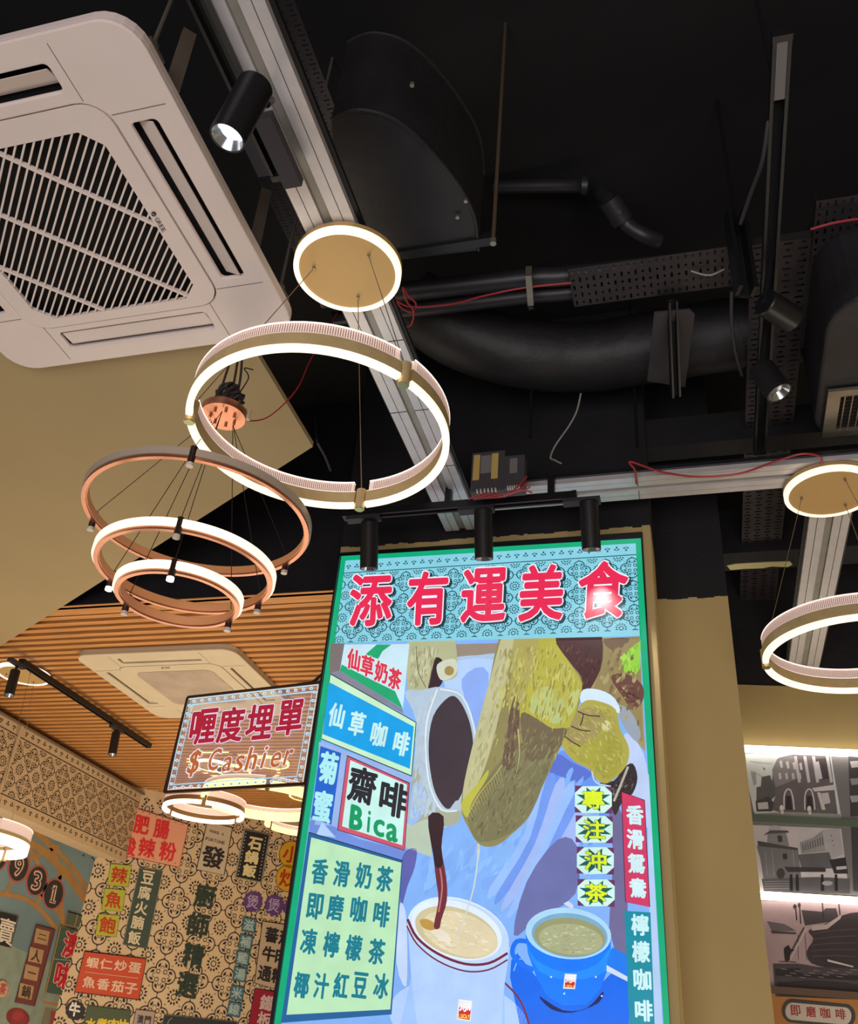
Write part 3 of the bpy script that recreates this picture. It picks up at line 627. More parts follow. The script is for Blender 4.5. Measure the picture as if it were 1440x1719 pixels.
MB().box((-1.352, 3.07, 2.50), (-1.329, 3.13, 2.94)).build('wall_bracket', mat('bronze_frame', (86, 62, 58)), cs)
MB().tube([at(500, 1149, pl=pl), at(524, 1146, pl=pl), (-1.335, 3.1, 2.975)], .006).build('power_tube', M_blackmetal, cs)
s2 = Sheet(cn, cc, 1); GL = (176, 226, 255)
cqp = [(316, 1173), (534, 1149), (508, 1314), (281, 1328)]
s2.line(cqp, 2.6, (206, 240, 255), 1, closed=True)
s2.line([(323, 1183), (524, 1161), (498, 1303), (292, 1317)], 2.0, GL, 1, closed=True)
def lerp(a, b, t): return (a[0]+(b[0]-a[0])*t, a[1]+(b[1]-a[1])*t)
mid = [(319.5, 1178), (529, 1155), (503, 1308.5), (286.5, 1322.5)]
for i, n in ((0, 16), (1, 11), (2, 16), (3, 11)):
    for k in range(n):
        x, y = lerp(mid[i], mid[(i+1) % 4], (k+.5)/n); s2.ell(x, y, 3.1, 2.6, (214, 244, 255), 1.4, n=10); s2.ell(x+.3, y+.2, 1.5, 1.3, (120, 150, 190), 1.6, n=8)
for c, (zx, zy), w in zip('喱度埋單', ((390, 480), (612, 462), (845, 440), (1090, 405)), (44, 44, 45, 44)):
    s2.text(c, [(260+zx*.2083, 1120+zy*.2083)], w*.93, 57, (170, 16, 48), 6, sx=-.1, sy=-.16, bold=.028, outline=(238, 222, 250), ow=.024)
x = 0
for c, zx, zy, w, h in (('$', 315, 775, 17, 44), ('C', 480, 745, 17, 36), ('a', 585, 780, 15, 24), ('s', 680, 775, 14, 26), ('h', 785, 735, 16, 38), ('i', 880, 725, 5, 37), ('e', 975, 745, 16, 25), ('r', 1075, 725, 12, 26)):
    s2.text(c, [(260+zx*.2083, 1120+zy*.2083)], w, h, (186, 98, 46), 6, sx=-.12, sy=-.28, bold=(.02 if c != 'i' else .005), outline=(250, 240, 248), ow=.04)
s2.build('lettering', P_emith, cs)

# ================================================================ RING PENDANTS
def ring_lamp(name, cx, cy, zc, rc, zr, R, ang, label, hb=.026, ha=.022, hd=.014, w=.02, glow=M_glow, seg=96, ribs=True, canopy=True, band=M_brass):
    t = thing(name, (cx, cy, zc), label, 'pendant light', None)
    if canopy:
        MB().lathe((cx, cy, zc), [(0.0005, 0), (rc-.014, 0), (rc-.014, .02), (0.0005, .02)], 48).build('canopy_plate', M_gold, t, True)
        MB().lathe((cx, cy, zc), [(rc-.0145, -.002), (rc, -.002), (rc, .016), (rc-.0145, .016)], 64).build('canopy_light', glow, t, True)
        MB().lathe((cx, cy, zc), [(0.0005, .016), (rc+.001, .016), (rc+.001, .03), (0.0005, .03)], 48).build('canopy_back', M_gold, t, True)
    gap = .016/R; ang = sorted(ang); n = len(ang)
    for i in range(n):
        a0 = ang[i]+gap; a1 = (ang[i+1] if i < n-1 else ang[0]+2*math.pi)-gap; sg = max(8, int(seg*(a1-a0)/6.283))
        MB().lathe((cx, cy, zr), [(R-w, 0), (R+.002, 0), (R+.002, hd), (R-w, hd)], sg, a0, a1).build('diffuser', glow, t, True)
        MB().lathe((cx, cy, zr), [(R-w+.001, hd), (R, hd), (R, hd+hb), (R-w+.001, hd+hb)], sg, a0, a1).build('brass_band', band, t, True)
        z0 = hd+hb
        MB().lathe((cx, cy, zr), [(R-w+.003, z0), (R-.002, z0), (R-.002, z0+ha), (R-w+.003, z0+ha)], sg, a0+gap*.4, a1-gap*.4).build('acrylic_band', M_acryl, t, True)
        e = MB().lathe((cx, cy, zr), [(R-.004, z0+ha), (R-.001, z0+ha), (R-.001, z0+ha+.003), (R-.004, z0+ha+.003)], sg, a0+gap*.4, a1-gap*.4)
        e.lathe((cx, cy, zr), [(R-w+.002, z0+ha), (R-w+.005, z0+ha), (R-w+.005, z0+ha+.003), (R-w+.002, z0+ha+.003)], sg, a0+gap*.4, a1-gap*.4)
        e.lathe((cx, cy, zr), [(R-w+.0025, z0), (R-w+.0035, z0), (R-w+.0035, z0+.0022), (R-w+.0025, z0+.0022)], sg, a0, a1)
        e.build('acrylic_edge', M_edge, t)
        if ribs:
            rb = MB(); m = int((a1-a0)*R/.0058)
            for k in range(m):
                a = a0+gap+(a1-a0-2*gap)*k/m; c, s_ = math.cos(a), math.sin(a)
                for rr in (R-w+.0022, R-.0012):
                    q = .0008; p = [(cx+rr*c-s_*q, cy+rr*s_+c*q), (cx+rr*c+s_*q, cy+rr*s_-c*q)]
                    rb.add([(p[0][0], p[0][1], zr+z0+.003), (p[1][0], p[1][1], zr+z0+.003), (p[1][0], p[1][1], zr+z0+ha-.003), (p[0][0], p[0][1], zr+z0+ha-.003)], [(0, 1, 2, 3)])
            o = rb.build('acrylic_rib', M_rib, t); o['kind'] = 'stuff'
    for a in ang:
        px, py = cx+(R-w/2)*math.cos(a), cy+(R-w/2)*math.sin(a); rr = .0135
        c = MB().cyl((px, py, zr-.008), (px, py, zr+hd+hb+.006), rr, n=20).build('connector', band, t, True)
        MB().cyl((px, py, zr-.010), (px, py, zr-.0075), rr*.86, n=16).build('end_cap', mat('brushed_cap', (150, 160, 120), .3, metal=.8), c)
        if canopy:
            qx, qy = cx+rc*.62*math.cos(a), cy+rc*.62*math.sin(a)
            MB().cyl((qx, qy, zc-.008), (qx, qy, zc), .0045, n=10).build('cable_grip', M_steel, t)
            MB().cyl((qx, qy, zc-.004), (px, py, zr+hd+hb), .0013, n=6).build('cable', M_wire, t)
    return t
def angs(cx, cy, z, pts): return [math.atan2(*(lambda q: (q[1]-cy, q[0]-cx))(at(*p, z=z))) for p in pts]
ring_lamp('ring_pendant', -0.805, 1.606, 3.466, .146, 2.905, .311, angs(-.805, 1.606, 2.93, [(610, 845), (667, 635), (322, 690)]), 'large brass ring pendant glowing in front of the ceiling rail, left of centre', ribs=True, hb=.034, ha=.03, hd=.011, w=.014)
_a2 = angs(.523, 2.89, 2.87, [(1275, 1108)])[0]
ring_lamp('ring_pendant', .523, 2.89, 3.466, .151, 2.85, .288, [_a2, _a2+2.1, _a2-2.1], 'brass ring pendant cut by the right edge, before the photo murals', hb=.034, ha=.032, hd=.014, w=.016)
# far lamps in the dining area
def far_ring(px, py, D, halfpx, label, hb, ha, hd, glow, grp=None, can=True):
    c = at(px, py, depth=D); R = halfpx*D/F_
    t = ring_lamp('ring_pendant', c[0], c[1], 3.46, .13, c[2], R, [-1.1, 1.0, 3.1], label, hb=hb, ha=ha, hd=hd, w=.022, glow=glow, ribs=False, canopy=can, seg=64, band=mat('bronze_band', (140, 104, 66), .45, metal=.3))
    return t
far_ring(341, 1366, 6.35, 68, 'small brass banded ring pendant just under the cashier sign', .030, .045, .024, M_glow2)
far_ring(392, 1288, 6.6, 78, 'yellow lit ring pendant seen through the clear cashier sign', .006, .02, .04, M_glowy)
far_ring(442, 1352, 6.2, 104, 'wide yellow lit ring pendant below the cashier sign, beside the light box edge', .004, .02, .06, M_glowy)
far_ring(506, 1390, 6.9, 62, 'lowest yellow ring pendant half hidden by the light box edge', .004, .02, .04, M_glowy)
lp = at(28, 1416, Y=4.15)
ring_lamp('ring_pendant', lp[0]-.30, 4.15, 3.462, .15, lp[2]-.02, .30, [-.5, 1.5, 3.5], 'bright ring pendant cut by the left edge, before the blue mural', hb=.018, ha=.05, hd=.045, w=.03, ribs=False, glow=M_glow2)

# ================================================================ THREE RING CHANDELIER
hx, hy = -1.2, 1.79
ch = thing('ring_chandelier', (hx, hy, 3.2), 'rose copper chandelier of three stacked rings hanging from a tangle of black cables', 'chandelier')
MB().lathe((hx, hy, 3.165), [(.0005, 0), (.062, 0), (.064, .012), (.064, .022), (.0005, .022)], 40).build('canopy', M_copper, ch, True)
for k in range(7):
    a = k*.9; MB().cyl((hx+.035*math.cos(a), hy+.035*math.sin(a), 3.155), (hx+.035*math.cos(a), hy+.035*math.sin(a), 3.166), .004, n=10).build('cable_grip', M_copper, ch)
box = MB()
for k in range(9):
    pts = [(hx+.045*math.cos(a+k)*random.uniform(.5, 1.05), hy+.045*math.sin(a+k)*random.uniform(.5, 1.05), 3.19+.028*math.sin(a*1.5+k)+.02+.003*k) for a in np.linspace(0, 5.5, 9)]
    box.tube([Vector(p) for p in pts], .0052, 6, 4)
box.build('coiled_cable', M_blackwire, ch, True)
for dx, dy in ((-.02, .0), (.0, .01), (.02, -.005)):
    MB().tube([Vector((hx+dx*1.6, hy+dy, 3.22)), Vector((hx+dx*1.3, hy+dy, 3.32)), Vector((hx+dx*.2-.01, hy, 3.5))], .0035, 6, 5).build('supply_cable', M_blackwire, ch, True)
MB().tube([Vector((hx+.03, hy, 3.24)), Vector((hx+.045, hy+.01, 3.31)), Vector((hx+.03, hy, 3.34)), Vector((hx+.06, hy, 3.33))], .002, 6, 5).build('loose_wire', M_blackwire, ch)
MB().box((hx+.05, hy+.02, 3.17), (hx+.066, hy+.036, 3.205)).build('wire_connector', mat('cream_plastic', (214, 200, 160)), ch)
def cring(R, z, zlit, connectors, bulbs):
    r = MB().lathe((hx, hy, z), [(R-.011, 0), (R, 0), (R, .028), (R-.011, .028)], 96).build('ring_band', M_copper, ch, True)
    MB().lathe((hx, hy, z), [(R-.014, .004), (R-.0112, .004), (R-.0112, .026), (R-.014, .026)], 96).build('ring_liner', mat('lit_copper_liner', (240, 172, 120), .45, metal=.3), r, True)  # paler orange paints in the glow of nearby rings on the copper's inner face
    if zlit: MB().lathe((hx, hy, z), [(R+.0003, .0085), (R+.006, .0085), (R+.006, .029), (R+.0003, .029)], 96).build('light_strip', M_glow, r, True)
    else: MB().lathe((hx, hy, z), [(R+.0003, .008), (R+.004, .008), (R+.004, .0285), (R+.0003, .0285)], 96).build('light_strip', mat('unlit_diffuser', (170, 156, 140), .4), r, True)
    for i, p in enumerate(connectors):
        q = at(*p, z=z+.02); a = math.atan2(q[1]-hy, q[0]-hx); x, y = hx+(R)*math.cos(a), hy+(R)*math.sin(a)
        c = MB().cyl((x, y, z-.012), (x, y, z+.034), .0085, n=16).build('connector', mat('dark_bronze', (70, 56, 54), .35, metal=.8), ch, True)
        lit = i in bulbs
        MB().cyl((x, y, z-.021), (x, y, z-.0125), .0088, n=16).build('lamp_tip', mat('lit_tip', (255, 244, 225), emit=(255, 240, 214), es=5) if lit else mat('clear_tip', (205, 190, 180), .2), c, True)
        MB().cyl((x, y, z+.034), (hx+.035*math.cos(a), hy+.035*math.sin(a), 3.157), .0011, n=5).build('cable', M_blackwire, ch)
cring(.292, 2.815, False, [(325, 770), (171, 868), (474, 938)], ())
cring(.222, 2.66, True, [(303, 887), (185, 968), (421, 1000)], (1,))
cring(.153, 2.585, True, [(294, 962), (210, 1008), (374, 1030)], (0,))
tag(MB().tube([Vector(at(410, 707, z=3.19)), Vector(at(450, 700, z=3.25)), Vector(at(497, 655, z=3.4)), Vector(at(522, 602, z=3.6)), Vector(at(566, 525, z=3.8))], .0022, 6, 6).build('red_wire', M_red, None, True, loc=(hx, hy, 3.4)), 'long red wire rising from the copper chandelier to the ceiling', 'wire', )

# ================================================================ AIR CONDITIONERS
def rrect(x0, x1, y0, y1, r, n=6):
    P = []
    for cx, cy, a in ((x1-r, y1-r, 0), (x0+r, y1-r, 1), (x0+r, y0+r, 2), (x1-r, y0+r, 3)):
        for k in range(n+1): t = (a+k/n)*math.pi/2; P.append((cx+r*math.cos(t), cy+r*math.sin(t)))
    return P
def plate(mb, outer, holes, z0, z1, inset=0.0):
    c = bpy.data.curves.new('outline', 'CURVE'); c.dimensions = '2D'; c.fill_mode = 'BOTH'; b = min(inset, (z1-z0)*.35)
    c.bevel_depth = b; c.bevel_resolution = 1; c.extrude = (z1-z0)/2-b; c.offset = -b
    for l in [outer]+holes:
        sp = c.splines.new('POLY'); sp.points.add(len(l)-1); sp.use_cyclic_u = True
        for p, (x, y) in zip(sp.points, l): p.co = (x, y, 0, 1)
    o = bpy.data.objects.new('outline', c); COL.objects.link(o); bpy.context.view_layer.update()
    me = o.evaluated_get(bpy.context.evaluated_depsgraph_get()).to_mesh()
    vs = [(v.co.x, v.co.y, v.co.z+(z0+z1)/2) for v in me.vertices]; fs = [tuple(p.vertices) for p in me.polygons]
    bpy.data.objects.remove(o, do_unlink=True); bpy.data.curves.remove(c)
    return mb.add(vs, fs)
def ac_unit(cx, cy, z, m, label, grille, logo, louver_tilt, slot=.24):
    t = thing('ceiling_air_conditioner', (cx, cy, z), label, 'air conditioner')
    sh_ = lambda P: [(cx+x, cy+y) for x, y in P]
    R = lambda u, v, q: (cx+u*math.cos(q)-v*math.sin(q), cy+u*math.sin(q)+v*math.cos(q))
    slots = []
    for k in range(4):
        q = k*math.pi/2; slots.append([R(u, v, q) for u, v in rrect(.345, .412, -slot, slot, .012, 3)])
    mb = MB(); plate(mb, sh_(rrect(-.475, .475, -.475, .475, .085)), slots+[sh_(rrect(-.312, .312, -.312, .322, .07))], z, z+.014, 0.004)
    plate(mb, sh_(rrect(-.475, .475, -.475, .475, .085)), [sh_(rrect(-.42, .42, -.42, .42, .03))], z+.014, z+.034)
    mb.build('panel_frame', m, t, False)
    plate(MB(), sh_(rrect(-.42, .42, -.42, .42, .03)), [], z+.0345, z+.0405).build('cavity', M_dark, t)
    ch_ = .045; o = .257
    octo = [(o-ch_, -o+.01), (o, -o+ch_+.01), (o, o-ch_+.03), (o-ch_, o+.03), (-o+ch_, o+.03), (-o, o-ch_+.03), (-o, -o+ch_+.01), (-o+ch_, -o+.01)]
    ip = MB(); plate(ip, sh_(rrect(-.309, .309, -.309, .319, .067)), [sh_(octo)] if grille else [], z-.001, z+.01); pnl = ip.build('intake_panel', m, t)
    if grille:
        r2 = math.sqrt(.5)
        def clip(s, along):   # line u-v or u+v const -> segment within octagon bbox
            lo, hi = -1, 1; pts = []
            for k in range(8):
                (x0, y0), (x1, y1) = octo[k], octo[(k+1) % 8]
                f0 = (x0*along[0]+y0*along[1])-s; f1 = (x1*along[0]+y1*along[1])-s
                if f0*f1 < 0: tt = f0/(f0-f1); pts.append((x0+(x1-x0)*tt, y0+(y1-y0)*tt))
            return pts
        k = -.40
        while k < .42:
            p = clip(k, (r2, r2))
            if len(p) == 2: MB().bar((cx+p[0][0], cy+p[0][1], z+.005), (cx+p[1][0], cy+p[1][1], z+.004), .0046, .006).build('grille_slat', m, t)
            k += .0182
        for k in (.353, .155, -.042, -.237):
            p = clip(k, (r2, -r2))
            if len(p) == 2: MB().bar((cx+p[0][0], cy+p[0][1], z+.004), (cx+p[1][0], cy+p[1][1], z+.004), .009, .009).build('grille_rib', m, t)
    else:
        plate(MB(), sh_(rrect(-.235, .235, -.235, .245, .05)), [], z-.0035, z-.001).build('intake_cover', mat('marbled_plastic', (176, 158, 140), .5, noise=.16, nscale=7), t)
    for k in range(4):
        q = k*math.pi/2; tl = louver_tilt[k]; L = slot-.006; pts = []
        for v in (-L, L):
            hw = .026 if tl < .3 else .016
            for u, dz in ((-hw, -.5), (hw, .5)):
                x, y = R(.3785+u*math.cos(tl), v, q); pts.append((x, y, z+.012+u*math.sin(tl)))
        a_, b_, c_, d_ = pts
        up = .004; P = [a_, b_, d_, c_]
        MB().hexa([(x, y, zz-up/2) for x, y, zz in P]+[(x, y, zz+up/2) for x, y, zz in P]).build('louver', m, t)
        for v in (-.27, .27):
            A = R(.315, v, q); B = R(.452, v, q); MB().bar((*A, z-.0002), (*B, z-.0002), .0016, .0012).build('panel_seam', mat('seam_shadow', (120, 108, 104)), t)
    if logo:
        n = np.array([0, 0, 1.0]); s = Sheet(n, z-.001, -1); s.lift0 = .0008; cmb = (34, 34, 44)
        pts = [at(*p, z=z-.002) for p in logo]
        (x0, y0), (x1, y1) = logo; L = math.hypot(x1-x0, y1-y0); dx, dy = (x1-x0)/L, (y1-y0)/L
        def word(ch2, f, w, h):
            v, tt, _ = glyph(ch2); X = x0+dx*L*f; Yc = y0+dy*L*f
            P = np.stack([X+v[:, 0]*w*dx-v[:, 1]*h*dy, Yc+v[:, 0]*w*dy+v[:, 1]*h*dx], 1); s.tris(s.world(P, 1), tt, cmb)
        for c, f in zip('GREE', (.38, .56, .74, .92)): word(c, f, L*.15, L*.18)
        s.ell(x0+dx*L*.1, y0+dy*L*.1, L*.11, L*.11, cmb, 1, n=16); s.line([(x0+dx*L*.05-2, y0+dy*L*.05+1), (x0+dx*L*.16, y0+dy*L*.16)], .8, (205, 195, 190), 2)
        s.build('logo_lettering', P_flat, t)
    return t
ac1 = ac_unit(-1.475, 1.285, 3.42, M_white, 'large white four way cassette air conditioner with a dark slatted grille, upper left', True, [(256, 356), (276, 389)], [-.5, .12, .4, -.5])
body = MB().box((-1.90, .86, 3.4815), (-1.05, 1.71, 3.497)); body.build('body', mat('galvanised', (120, 118, 116), .5, metal=.5), ac1)
for y in (.92, 1.64):
    hb_ = MB().box((-1.052, y-.03, 3.46), (-1.0, y+.03, 3.468)); hb_.cyl((-1.02, y, 3.452), (-1.02, y, 3.49), .014, n=10); hb_.build('hanging_lug', M_steel, ac1)
    MB().cyl((-1.02, y, 3.49), (-1.02, y, 4.6), .005, n=8).build('hanger_rod', M_steel, ac1)
ac2 = ac_unit(-2.70, 4.375, 3.452, M_whiteold, 'aged white cassette air conditioner set in the oak slat ceiling', False, [(271, 1121.6), (285, 1120.8)], [.05, .05, .05, .05])
# timber hanger battens beside the first unit
for i, (pa, pb, za, zb_, w) in enumerate((((318, 55), (288, 150), 3.9, 3.5, .035), ((447, 320), (424, 425), 3.9, 3.52, .032))):
    tag(MB().bar(at(*pa, z=za), at(*pb, z=zb_), w, .012).build('hanging_strap', mat('raw_strap', (120, 108, 96), .7), None, loc=tuple(at(*pa, z=za))), ('bare flat hanging strap beside the top corner of the large air conditioner', 'bare flat hanging strap above the lower right side of the large air conditioner')[i], 'strap')

# ================================================================ RAILS
def twin_rail(pa, pb, label, cat='rail', joints=(), side=False):
    pa, pb = Vector(pa), Vector(pb); d = (pb-pa).normalized(); u = d.cross(Vector((0, 0, 1))).normalized()
    t = thing('aluminium_rail', tuple(pa), label, cat)
    for s in (-1, 1):
        st = MB()
        for q in (-.0148, .0148): st.bar(pa+u*(s*.042+q)+Vector((0, 0, .01)), pb+u*(s*.042+q)+Vector((0, 0, .01)), .0272, .02)
        o = st.build('rail_strip', M_alu, t)
        g = MB().bar(pa+u*(s*.042)+Vector((0, 0, .014)), pb+u*(s*.042)+Vector((0, 0, .014)), .003, .018).build('groove', M_dark, o)
        for j in joints:
            c = pa+d*j+u*s*.042+Vector((0, 0, -.0006)); MB().bar(c-u*.029, c+u*.029, .002, .001).build('joint', M_dark, o)
    MB().bar(pa+Vector((0, 0, .012)), pb+Vector((0, 0, .012)), .024, .008).build('centre_channel', M_aluold, t)
    MB().bar(pa+Vector((0, 0, .027)), pb+Vector((0, 0, .027)), .165, .014).build('backing_channel', M_blackmetal, t)
    return t
r1 = twin_rail((-.812, -1.2, 3.5), (-.812, 3.005, 3.5), 'long silver twin strip ceiling rail running away from above the viewer to the light box', joints=(3.12, 3.45, 3.77, 4.02))
r1b = twin_rail((.545, 2.95, 3.5), (.545, 4.53, 3.5), 'silver twin strip ceiling rail on the right running to the photo murals')
r2b = twin_rail((-.72, 2.812, 3.5), (2.6, 2.812, 3.5), 'silver twin strip ceiling rail running crosswise to the right above the light box', joints=(.6, 1.72))
# silver trunking behind the cross rail
TY = 2.93; A_, B_ = at(884, 805, Y=TY), at(884, 829, Y=TY)
tk = thing('cable_trunking', (float(A_[0]), TY, float(B_[2])), 'dull silver cable trunking above the crosswise rail', 'trunking')
MB().box((A_[0], TY, B_[2]), (2.6, TY+.06, A_[2])).build('trunking_body', M_aluold, tk)
for f in (.25, .55, .8): MB().box((A_[0], TY-.004, B_[2]+(A_[2]-B_[2])*f), (2.6, TY+.0005, B_[2]+(A_[2]-B_[2])*f+.006)).build('trunking_ridge', mat('pale_ridge', (176, 170, 156), .5), tk)
MB().box((A_[0]-.004, TY-.008, B_[2]-.004), (A_[0]+.03, TY+.065, A_[2]+.004)).build('end_cover', mat('pale_ridge', (176, 170, 156)), tk)
gl = bpy.data.lights.new('header_spot_lamp', 'SPOT'); gl.energy = 14; gl.spot_size = math.radians(70); gl.spot_blend = .5; gl.shadow_soft_size = .03; gl.color = (1, .97, .95)
glo = bpy.data.objects.new('header_spot_lamp', gl); COL.objects.link(glo); glo.location = (-.29, 2.845, 3.27); glo.rotation_euler = (Vector((-.29, 3.02, 2.9))-Vector((-.29, 2.845, 3.27))).to_track_quat('-Z', 'Y').to_euler()
tag(MB().box((-.35, 3.06, 3.86), (2.7, 3.16, 4.0)).build('ceiling_beam', M_black, None, loc=(1.2, 3.1, 3.9)), 'black steel beam behind the crosswise rail', 'beam')

# black tracks
def track(pa, pb, w, h, label, cap=True):
    pa, pb = Vector(pa), Vector(pb); t = thing('lighting_track', tuple(pa), label, 'lighting track'); u = (pb-pa).cross(Vector((0, 0, 1))).normalized()
    for s in (-1, 1): MB().bar(pa+u*s*(w/2-.004), pb+u*s*(w/2-.004), .008, h).build('track_side', M_blackmetal, t)
    MB().bar(pa+Vector((0, 0, h/2-.003)), pb+Vector((0, 0, h/2-.003)), w-.016, .006).build('track_web', M_dark, t)
    d = (pb-pa).normalized()
    for e, s in ((pa, 1), (pb, -1)): MB().bar(e-d*s*.012, e+d*s*.004, w+.002, h+.002).build('end_cap', M_blackmetal, t)
    return t
t1e = at(496, 300, z=3.47)
track((-.868, -1.2, 3.474), (-.868, float(t1e[1])-.02, 3.474), .036, .03, 'black lighting track along the left side of the long silver rail')
track((-1.19, 2.72, 3.425), (-.34, 2.72, 3.425), .034, .03, 'black lighting track crossing above the light box')
track((.318, 1.318, 3.7), (.318, 2.915, 3.7), .042, .034, 'black lighting track hanging high on the right below the perforated trays')
lt0, lt1 = at(30, 1112, z=3.44), at(258, 1251, z=3.44)
track((-3.5, float(lt0[1]), 3.44), (-3.5, float(lt1[1]), 3.44), .034, .03, 'black lighting track fixed under the oak slats')
for x in (-.80, -.62, -.42): MB().box((x-.012, 2.716, 3.438), (x+.012, 2.742, 3.523)).build('hanger_clip', M_blackmetal, bpy.data.objects['lighting_track.001'])
MB().box((.306, 1.32, 3.6835), (.330, 1.47, 3.6855)).build('cover_plate', mat('grey_plate', (104, 102, 104), .5), bpy.data.objects['lighting_track.002'])

def spot(back, front, r, m_lens, label, group=None, stem=None, adapter=None):
    b, f = Vector(back), Vector(front); d = (f-b).normalized()
    t = thing('track_spotlight', tuple(b), label, 'spotlight', group); L = (f-b).length
    o = MB(); o.cyl(b+d*.004, f, r, n=32, caps=False); o.cyl(b, b+d*.004, r*.94, r, n=32, caps=False)
    u, v = perp(d); k = len(o.v); n = 32
    o.add([b+u*r*.94*math.cos(2*math.pi*i/n)+v*r*.94*math.sin(2*math.pi*i/n) for i in range(n)], [tuple(range(n))])
    o.cyl(f, f-d*.02, r*.93, r*.9, n=32, caps=False)
    o.add([f+(u*math.cos(2*math.pi*i/n)+v*math.sin(2*math.pi*i/n))*q for q in (r, r*.93) for i in range(n)], [(i, (i+1) % n, (i+1) % n+n, i+n) for i in range(n)])
    o.build('housing', M_blackmetal, t, True)
    MB().cyl(f-d*.001, f-d*.022, r*.9, r*.55, n=28, caps=False).build('reflector', M_reflect, t, True)
    MB().cyl(f-d*.020, f-d*.024, r*.58, n=24).build('lens', m_lens, t)
    if stem:
        MB().cyl(stem[0], stem[1], .008, n=12).build('stem', M_blackmetal, t, True)
    if adapter: MB().box(*adapter).build('adapter', mat('satin_black_adapter', (52, 50, 56), .35), t)
    return t
# the spotlight near the large air conditioner
b1, f1 = at(430, 143, depth=1.90), at(381, 232, depth=1.835)
spot(b1, f1, .037, M_lens, 'black spotlight with lit lens between the large air conditioner and the long silver rail', stem=(tuple(at(448, 175, z=3.36)), tuple(at(456, 168, z=3.46))))
ad = at(474, 255, z=3.45)
tag(MB().box((ad[0]-.028, ad[1]-.10, 3.435), (ad[0]+.016, ad[1]+.09, 3.462)).build('track_adapter', mat('satin_black_adapter', (52, 50, 56)), None, loc=(float(ad[0]), float(ad[1]), 3.45)), 'dark grey driver adapter clipped beside the long silver rail', 'adapter')
tag(MB().box((ad[0]-.14, ad[1]-.02, 3.56), (ad[0]-.02, ad[1]+.13, 3.64)).build('junction_box', mat('grey_black_box', (58, 57, 62), .6), None, loc=(float(ad[0])-.08, float(ad[1])+.05, 3.6)), 'dark box behind the spotlight adapter', 'box')
labs = ('black spotlight over the left end of the light box header', 'black spotlight over the middle of the light box header', 'black spotlight over the right end of the light box header')
for i, (x, top, bot) in enumerate(((-1.095, 3.385, 3.215), (-.665, 3.40, 3.225), (-.287, 3.40, 3.235))):
    spot((x, 2.72, top), (x, 2.772, bot), .033, M_lens if i == 2 else mat('dim_lens', (120, 124, 130), .2, emit=(200, 220, 255), es=.5), labs[i], 'spotlights over the light box', stem=((x, 2.72, top), (x, 2.72, 3.41)), adapter=((x-.09, 2.702, 3.394), (x+.04, 2.738, 3.41)))
rb1, rf1 = at(1283, 507, depth=2.56), at(1330, 536, depth=2.60)
spot(rb1, rf1, .038, mat('off_lens', (60, 60, 64), .2), 'upper of two unlit black spotlights on the right track, aimed right', stem=(tuple(rb1), (.318, float(rb1[1]), 3.69)))
rb2, rf2 = at(1277, 618, depth=2.66), at(1308, 660, depth=2.60)
spot(rb2, rf2, .037, M_reflect, 'lower of two unlit black spotlights on the right track, showing its silver reflector', stem=(tuple(rb2), (.318, float(rb2[1]), 3.69)))
for pb, pf, lab in (((26, 1126), (18, 1161), 'small lit black spotlight at the left end of the track under the oak slats'), ((195, 1230), (190, 1262), 'small lit black spotlight near the right end of the track under the oak slats')):
    B1 = at(*pb, X=-3.5); F1 = B1+np.array([.02, -.01, -.145])
    spot(B1, F1, .026, M_lensw, lab, stem=(tuple(B1), (-3.5, float(B1[1]), 3.43)), adapter=((-3.515, B1[1]-.07, 3.405), (-3.485, B1[1]+.05, 3.425)))

# LED drivers
def qbox(name, tl, br, Y, dep, m, label, cat):
    a, b = at(*tl, Y=Y), at(*br, Y=Y)
    t = thing(name, (float(a[0]), Y, float(b[2])), label, cat); MB().box((a[0], Y, b[2]), (b[0], Y+dep, a[2])).build('case', m, t); return t, a, b
dm = mat('driver_grey', (70, 68, 72), .5)
for i, (tl, br, lab) in enumerate((((793, 761), (845, 822), 'grey driver box with two yellow tags above the light box track'), ((847, 766), (879, 818), 'smaller grey driver box beside the tagged one'))):
    t, a, b = qbox('led_driver', tl, br, 2.60, .05, dm, lab, 'driver'); w = b[0]-a[0]; h = a[2]-b[2]
    MB().box((a[0]+w*.28, 2.5975, b[2]+h*.45), (b[0]-w*.34, 2.6005, a[2]-h*.1)).build('spec_label', mat('spec_label', (120, 116, 118), .6), t)
    if i == 0:
        for f in (.06, .62): MB().box((a[0]+w*f, 2.594, b[2]+h*.28), (a[0]+w*(f+.2), 2.5974, b[2]+h*.92)).build('yellow_tag', mat('yellow_tag', (196, 168, 96), .6), t)
    MB().box((a[0]+w*.2, 2.648, 3.521), (b[0]-w*.2, 2.745, 3.527)).build('mounting_bracket', M_blackmetal, t)
    for k in range(6): MB().box((a[0]+w*(.2+.11*k), 2.592, b[2]-.004), (a[0]+w*(.2+.11*k)+.005, 2.606, b[2]+.006)).build('terminal', mat('terminal_white', (190, 186, 180)), t)

